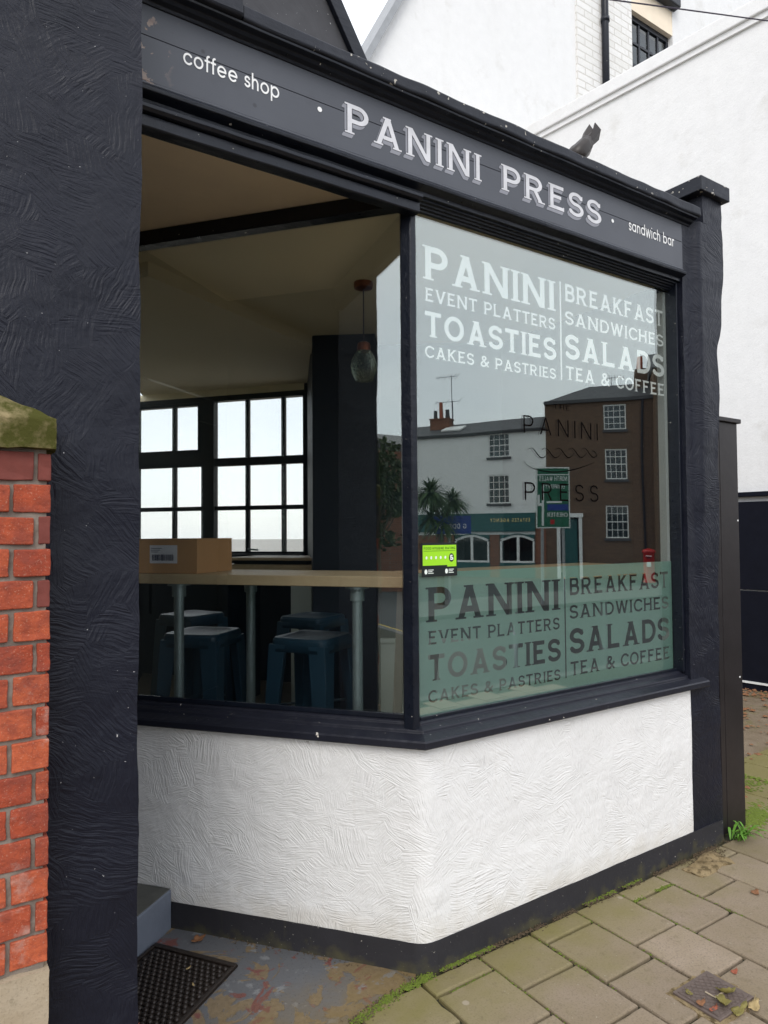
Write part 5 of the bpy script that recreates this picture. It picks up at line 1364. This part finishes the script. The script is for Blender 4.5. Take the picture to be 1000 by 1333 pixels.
for s0, s1 in ((.44, 1.95), (2.40, 4.05), (7.05, 8.55)):
    w = empty('arched_shop_window', (0, 0, 0)); adopt(w, wh); bm = NB(); n_ = 14; outer_, inner_ = [], []
    for i in range(n_+1):
        f = i/n_; x = s0+(s1-s0)*f; zt = 1.26+.19*math.sin(math.pi*f)
        outer_.append((x, zt)); inner_.append((s0+.07+(s1-s0-.14)*f, zt-.09))
    for i in range(n_):
        a, b, c, d = outer_[i], outer_[i+1], inner_[i+1], inner_[i]; poly_prism(bm, [a, b, c, d], -.03, .08, lambda a_, b_, c_: TWh(a_, c_, b_))
    box(bm, s0, s0+.07, -.03, .08, .28, 1.17, TWh); box(bm, s1-.07, s1, -.03, .08, .28, 1.17, TWh); box(bm, s0+.07, s1-.07, -.03, .08, .28, .36, TWh); mid_ = (s0+s1)/2; box(bm, mid_-.06, mid_+.06, -.025, .075, .36, 1.36, TWh)
    obj('frame', bm, M['sash'], w)
    bm = NB(); box(bm, s0+.05, s1-.05, .02, .024, .30, 1.34, TWh); obj('pane', bm, M['far_glass'], w)
    bm = NB()
    for i in range(n_):
        a, b = outer_[i], outer_[i+1]; poly_prism(bm, [a, b, (b[0], 1.449), (a[0], 1.449)], .0, .06, lambda a_, b_, c_: TWh(a_, c_, b_))
        poly_prism(bm, [(a[0], a[1]), (b[0], b[1]), (b[0], b[1]+.045), (a[0], a[1]+.045)], -.06, -.031, lambda a_, b_, c_: TWh(a_, c_, b_))
    obj('arch_head', bm, M['shop_teal'], w)
    bm = NB(); box(bm, s0, s1, 1.2, 1.3, GZ, 1.6, TWh); obj('shop_interior', bm, M['navy'], w)
part('chimney', M['opp_brick2'], wh, TWh, (4.76, 5.75, 1.4, 2.0, 6.0, 6.72), (4.72, 5.79, 1.36, 2.04, 6.72, 6.78))
for s, hh in ((4.92, .42), (5.24, .78), (5.55, .40)):
    bm = NB(); c0 = TWh(s, 1.7, 6.78); c1 = TWh(s, 1.7, 6.78+hh); tube(bm, c0, c1, .12, .10, n=12); adopt(obj('chimney_pot', bm, M['pot'] if hh > .7 else M['slate'], None), wh)
def aerial(base, top, T, w=.5, elems=7, lab=''):
    a = empty('tv_aerial', T(*base), lab, 'aerial', 'television aerials on the roofs opposite')
    bm = NB(); tube(bm, T(*base), T(base[0], base[1], top), .016, n=6); adopt(obj('mast', bm, M['wire'], None), a)
    bm = NB(); z = top-.03; tube(bm, T(base[0]-w*.4, base[1], z), T(base[0]+w, base[1], z), .012, n=6)
    for i in range(elems): s = base[0]-w*.4+w*1.4*i/(elems-1); q = .10+.12*(1-i/elems); tube(bm, T(s, base[1]-q*1.6, z-q), T(s, base[1]+q*1.6, z+q), .008, n=5)
    adopt(obj('boom_elements', bm, M['wire'], None), a)
    return a
aerial((4.69, 1.7, 6.5), 8.75, TWh, .75, 7, 'tall television aerial beside the chimney of the white shop')
aerial((5.0, 2.6, 6.5), 7.75, TWh, .9, 3, 'lower three bar television aerial behind the white shop chimney')
bk = empty('brown_brick_house', TBr(2, 0, GZ), 'brown brick house with three sash windows across the street, mirrored in the window', 'house')
hb = [(2.33, 3.17, 5.58, 6.57), (2.33, 3.17, 3.60, 4.80), (2.29, 3.16, 1.28, 2.55), (.50, 1.36, GZ+.2, 2.24)]
holed('wall', M['opp_brick'], bk, TBr, 0, 4.10, GZ, 6.78, hb)
part('side_wall', M['opp_brick'], bk, TBr, (0, .2, .251, 6, GZ, 6.78), (0, 4.1, 5.8, 6, GZ, 6.77))
part('gutter', M['slate'], bk, TBr, (-.02, 4.12, -.13, -.001, 6.70, 6.83))
bm = NB(); A = [TBr(*p) for p in ((-.05, -.1, 6.785), (4.15, -.1, 6.785), (4.15, 5, 6.785), (-.05, 5, 6.785), (1.7, 2.4, 7.75), (4.15, 2.4, 7.75))]
v_ = [bm.verts.new(p) for p in A]; [bm.faces.new([v_[i] for i in f]) for f in ((0, 1, 2, 3), (0, 1, 5, 4), (1, 2, 5), (2, 3, 4, 5), (3, 0, 4))]; adopt(obj('roof', bm, M['slate'], None), bk)
for i, h_ in enumerate(hb[:3]): sash(bk, TBr, *h_, cols=4, blind=(i != 1))
dr = part('front_door', M['shop_teal'], bk, TBr, (.62, 1.24, .10, .16, GZ+.2, 2.05))
part('door_case', M['sash'], bk, TBr, (.42, .55, -.09, .1, GZ, 2.12), (1.31, 1.44, -.09, .1, GZ, 2.12), (.38, 1.48, -.13, .1, 2.121, 2.28))
part('wall_return', M['opp_brick'], bk, TBr, (4.101, 8.5, -.5, .2, GZ, 7.8))
part('wall_return', M['opp_brick'], bk, TBr, (4.101, 4.35, .201, 5, GZ, 7.8), (4.101, 8.5, 4.8, 5, GZ, 7.8))
bm = NB(); poly_prism(bm, [(-.55, 7.8), (2.3, 8.9), (5.05, 7.8)], 4.05, 8.5, lambda a, b, c: TBr(c, a, b)); adopt(obj('roof', bm, M['slate'], None), bk)
part('chimney', M['opp_brick'], bk, TBr, (3.55, 4.0, 1.5, 2.1, 6.9, 8.2)); bm = NB(); tube(bm, TBr(3.72, 1.8, 8.2), TBr(3.72, 1.8, 8.75), .13, .10, n=10); adopt(obj('chimney_pot', bm, M['pot'], None), bk)
bm = NB(); tube(bm, TBr(3.74, -.07, GZ), TBr(3.74, -.07, 6.7), .05, n=8); adopt(obj('downpipe', bm, M['black_paint'], None), bk)
aerial((2.75, 2.4, 7.5), 8.1, TBr, .45, 7, 'small television aerial on the brown brick house roof')
# green direction sign on two posts
DS = Vector((15.2, -9.72)); sd2 = Vector((.873, .46)).normalized(); sn = Vector((sd2.y, -sd2.x))
def TD2(x, y, z): return (DS.x+sd2.x*x+sn.x*y, DS.y+sd2.y*x+sn.y*y, z)
ds = empty('direction_sign', TD2(0, 0, -.6), 'tall green road direction sign on grey posts, mirrored in the window', 'road sign')
def dso(name, mat, *bxs):
    bm = NB(); [box(bm, *b, TD2) for b in bxs]; return adopt(obj(name, bm, mat, None), ds)
dso('panel', M['sign_green'], (-.50, .50, 0, .03, 1.65, 3.42))
dso('border', M['sash'], (-.50, .50, -.006, -.001, 3.385, 3.42), (-.50, .50, -.006, -.001, 1.65, 1.68), (-.50, -.47, -.006, -.001, 1.68, 3.385), (.47, .50, -.006, -.001, 1.68, 3.385), (-.47, .47, -.006, -.001, 3.19, 3.215))
dso('route_arrow', M['sash'], (-.34, -.28, -.007, -.001, 1.72, 2.92), (-.46, -.341, -.007, -.001, 2.30, 2.38), (-.46, -.40, -.007, -.001, 2.381, 2.62), (-.2, .25, -.007, -.001, 2.38, 2.43))
dso('blue_patch', M['sign_blue'], (-.18, .45, -.007, -.001, 2.16, 2.34))
dso('hospital_patch', M['postred'], (-.10, .02, -.007, -.001, 1.76, 1.90))
for t, x0, x1, z, h_ in (('NORTH WALES', -.42, .42, 3.02, .135), ('QUEENSFERRY', -.42, .24, 2.80, .115), ('CHESTER', -.42, .20, 1.98, .12)):
    text_mesh('sign_lettering', text_fields(t, x0, x1, z, h_, .08, False), M['sash'], None, (lambda x, z: TD2(-x, -.010, z)), .008); adopt(C.objects[-1], ds)
bm = NB(); tube(bm, TD2(-.3, .07, -.6), TD2(-.3, .07, 3.3), .04, n=8); adopt(obj('post', bm, M['grey_post'], None), ds)
bm = NB(); tube(bm, TD2(.3, .07, -.6), TD2(.3, .07, 3.3), .04, n=8); adopt(obj('post', bm, M['grey_post'], None), ds)
# blue name sign by the palm
bs = empty('blue_sign', (12.9, -11.4, -.6), 'dark blue sign board on a post in front of the palm', 'sign')
sdb = Vector((.873, .49)).normalized()
def TS2(x, y, z): return (12.79+sdb.x*x+sdb.y*y, -11.38+sdb.y*x-sdb.x*y, z)
bm = NB(); box(bm, -.55, .55, 0, .03, 1.51, 2.03, TS2); adopt(obj('panel', bm, M['sign_blue'], None), bs)
text_mesh('sign_lettering', text_fields('GUDDINGS', -.4, .4, 1.66, .14, .08, False), M['sash'], None, (lambda x, z: TS2(-x, -.004, z)), .010); adopt(C.objects[-1], bs)
bm = NB(); tube(bm, TS2(-.1, .06, -.6), TS2(-.1, .06, 1.9), .035, n=8); adopt(obj('post', bm, M['grey_post'], None), bs)
# red post box
pb = empty('red_post_box', TBr(3.78, -1.4, -.45), 'red pillar post box in front of the brown brick house', 'post box')
bm = NB(); lathe(bm, [(.25, 0), (.27, .02), (.27, .18), (.235, .22), (.235, 1.35), (.28, 1.40), (.29, 1.46), (.22, 1.53), (0, 1.58)], tuple(pb.location)); adopt(obj('pillar', bm, M['postred'], None, smooth=True), pb)
c0 = Vector(pb.location); tow = (Vector((0, 3, 0))-c0); tow.z = 0; tow.normalize(); sdx = Vector((-tow.y, tow.x, 0))
def TP(x, y, z): p = c0+sdx*x+tow*y; return (p.x, p.y, c0.z+z)
bm = NB(); box(bm, -.09, .09, .225, .245, 1.16, 1.20, TP); adopt(obj('slot', bm, M['navy'], None), pb)
bm = NB(); box(bm, -.09, .09, .225, .245, .80, 1.0, TP); box(bm, -.13, .13, .2, .243, 1.24, 1.27, TP); adopt(obj('notice_plate', bm, M['sash'], None), pb)
# cordyline palm
pm = empty('palm_tree', (12.6, -11.7, -.6), 'spiky green palm with several heads across the street, mirrored in the window', 'tree')
bm = NB(); tube(bm, (12.6, -11.7, -.6), (12.6, -11.7, 1.9), .11, .08, n=10); tube(bm, (12.6, -11.7, 1.8), (12.3, -11.75, 2.65), .07, .05, n=8); tube(bm, (12.6, -11.7, 1.8), (12.95, -11.6, 2.45), .07, .05, n=8); adopt(obj('trunk', bm, M['bark'], None), pm)
bm = NB(); rp_ = random.Random(9)
for hx, hy, hz_, nn_, LL in ((12.28, -11.75, 2.70, 330, .85), (12.98, -11.6, 2.45, 260, .75), (12.6, -11.65, 1.85, 160, .75), (12.4, -11.9, 2.0, 120, .7)):
    for _ in range(nn_):
        a = rp_.uniform(0, 6.283); e = math.asin(rp_.uniform(-.55, 1)); L = LL*rp_.uniform(.7, 1.1)
        d = Vector((math.cos(a)*math.cos(e), math.sin(a)*math.cos(e), math.sin(e))); s = d.cross(Vector((0, 0, 1))); s = s.normalized() if s.length > .01 else Vector((1, 0, 0)); pr_ = None
        for i in range(4):
            f = i/3; p = Vector((hx, hy, hz_))+d*L*f+Vector((0, 0, -.45*L*f*f)); w_ = (.020, .024, .018, .002)[i]
            cur = (bm.verts.new(p-s*w_), bm.verts.new(p+s*w_))
            if pr_: bm.faces.new((pr_[0], pr_[1], cur[1], cur[0]))
            pr_ = cur
adopt(obj('leaf_blades', bm, M['palm_leaf'], None), pm)['kind'] = 'stuff'
# low brick house and tree down the street to the left, mirrored in the side window
lh = empty('red_brick_house', (-17.4, -7.2, -.3), 'plain red brick gable end down the street, mirrored in the side window', 'house')
TLt = street_frame(Vector((-17.6, -5.35)), (-.38, -1.0)) 
part('wall', M['opp_brick2'], lh, TLt, (.0, 9, 0, 7, -.5, 3.95))
bm = NB(); poly_prism(bm, [(-.3, 3.955), (3.5, 5.0), (7.3, 3.955)], 1.2, 9, lambda a, b, c: TLt(c, a, b)); adopt(obj('roof', bm, M['slate'], None), lh)
for s in (2.0, 5.0): sash(lh, TLt, s, s+1, 1.0, 2.4)
def tree(name, x, y, z, H, Rr, n, seed, lab):
    t = empty(name, (x, y, z), lab, 'tree'); r = random.Random(seed)
    bm = NB(); tube(bm, (x, y, z), (x, y, z+H*.55), .12, .06, n=8)
    for _ in range(26):
        a = r.uniform(0, 6.28); z0 = z+H*r.uniform(.25, .6); L = Rr*r.uniform(.6, 1.15)
        p1 = Vector((x, y, z0)); p2 = p1+Vector((math.cos(a)*L*.5, math.sin(a)*L*.5, L*.7)); p3 = p2+Vector((math.cos(a+.5)*L*.35, math.sin(a+.5)*L*.35, L*.6)); tube(bm, p1, p2, .035, .02, n=5); tube(bm, p2, p3, .02, .005, n=4)
    adopt(obj('trunk', bm, M['bark'], None), t)
    bm = NB()
    for _ in range(n):
        u = Vector((r.gauss(0, 1), r.gauss(0, 1), r.gauss(0, 1))).normalized()*r.random()**.45; c = Vector((x+u.x*Rr, y+u.y*Rr, z+H*.62+u.z*H*.38))
        if mnoise.noise(c*1.4) < -.08: continue
        s = r.uniform(.04, .09); a = Vector((r.gauss(0, 1), r.gauss(0, 1), r.gauss(0, 1))).normalized()*s; b = a.orthogonal().normalized()*s
        bm.faces.new([bm.verts.new(c+a), bm.verts.new(c+b), bm.verts.new(c-a), bm.verts.new(c-b)])
    adopt(obj('crown', bm, M['tree_leaf'], None), t)['kind'] = 'stuff'
tree('street_tree', -15.2, -4.30, -.2, 4.6, 1.1, 5000, 5, 'thin leafed street tree beside the red brick house down the street')
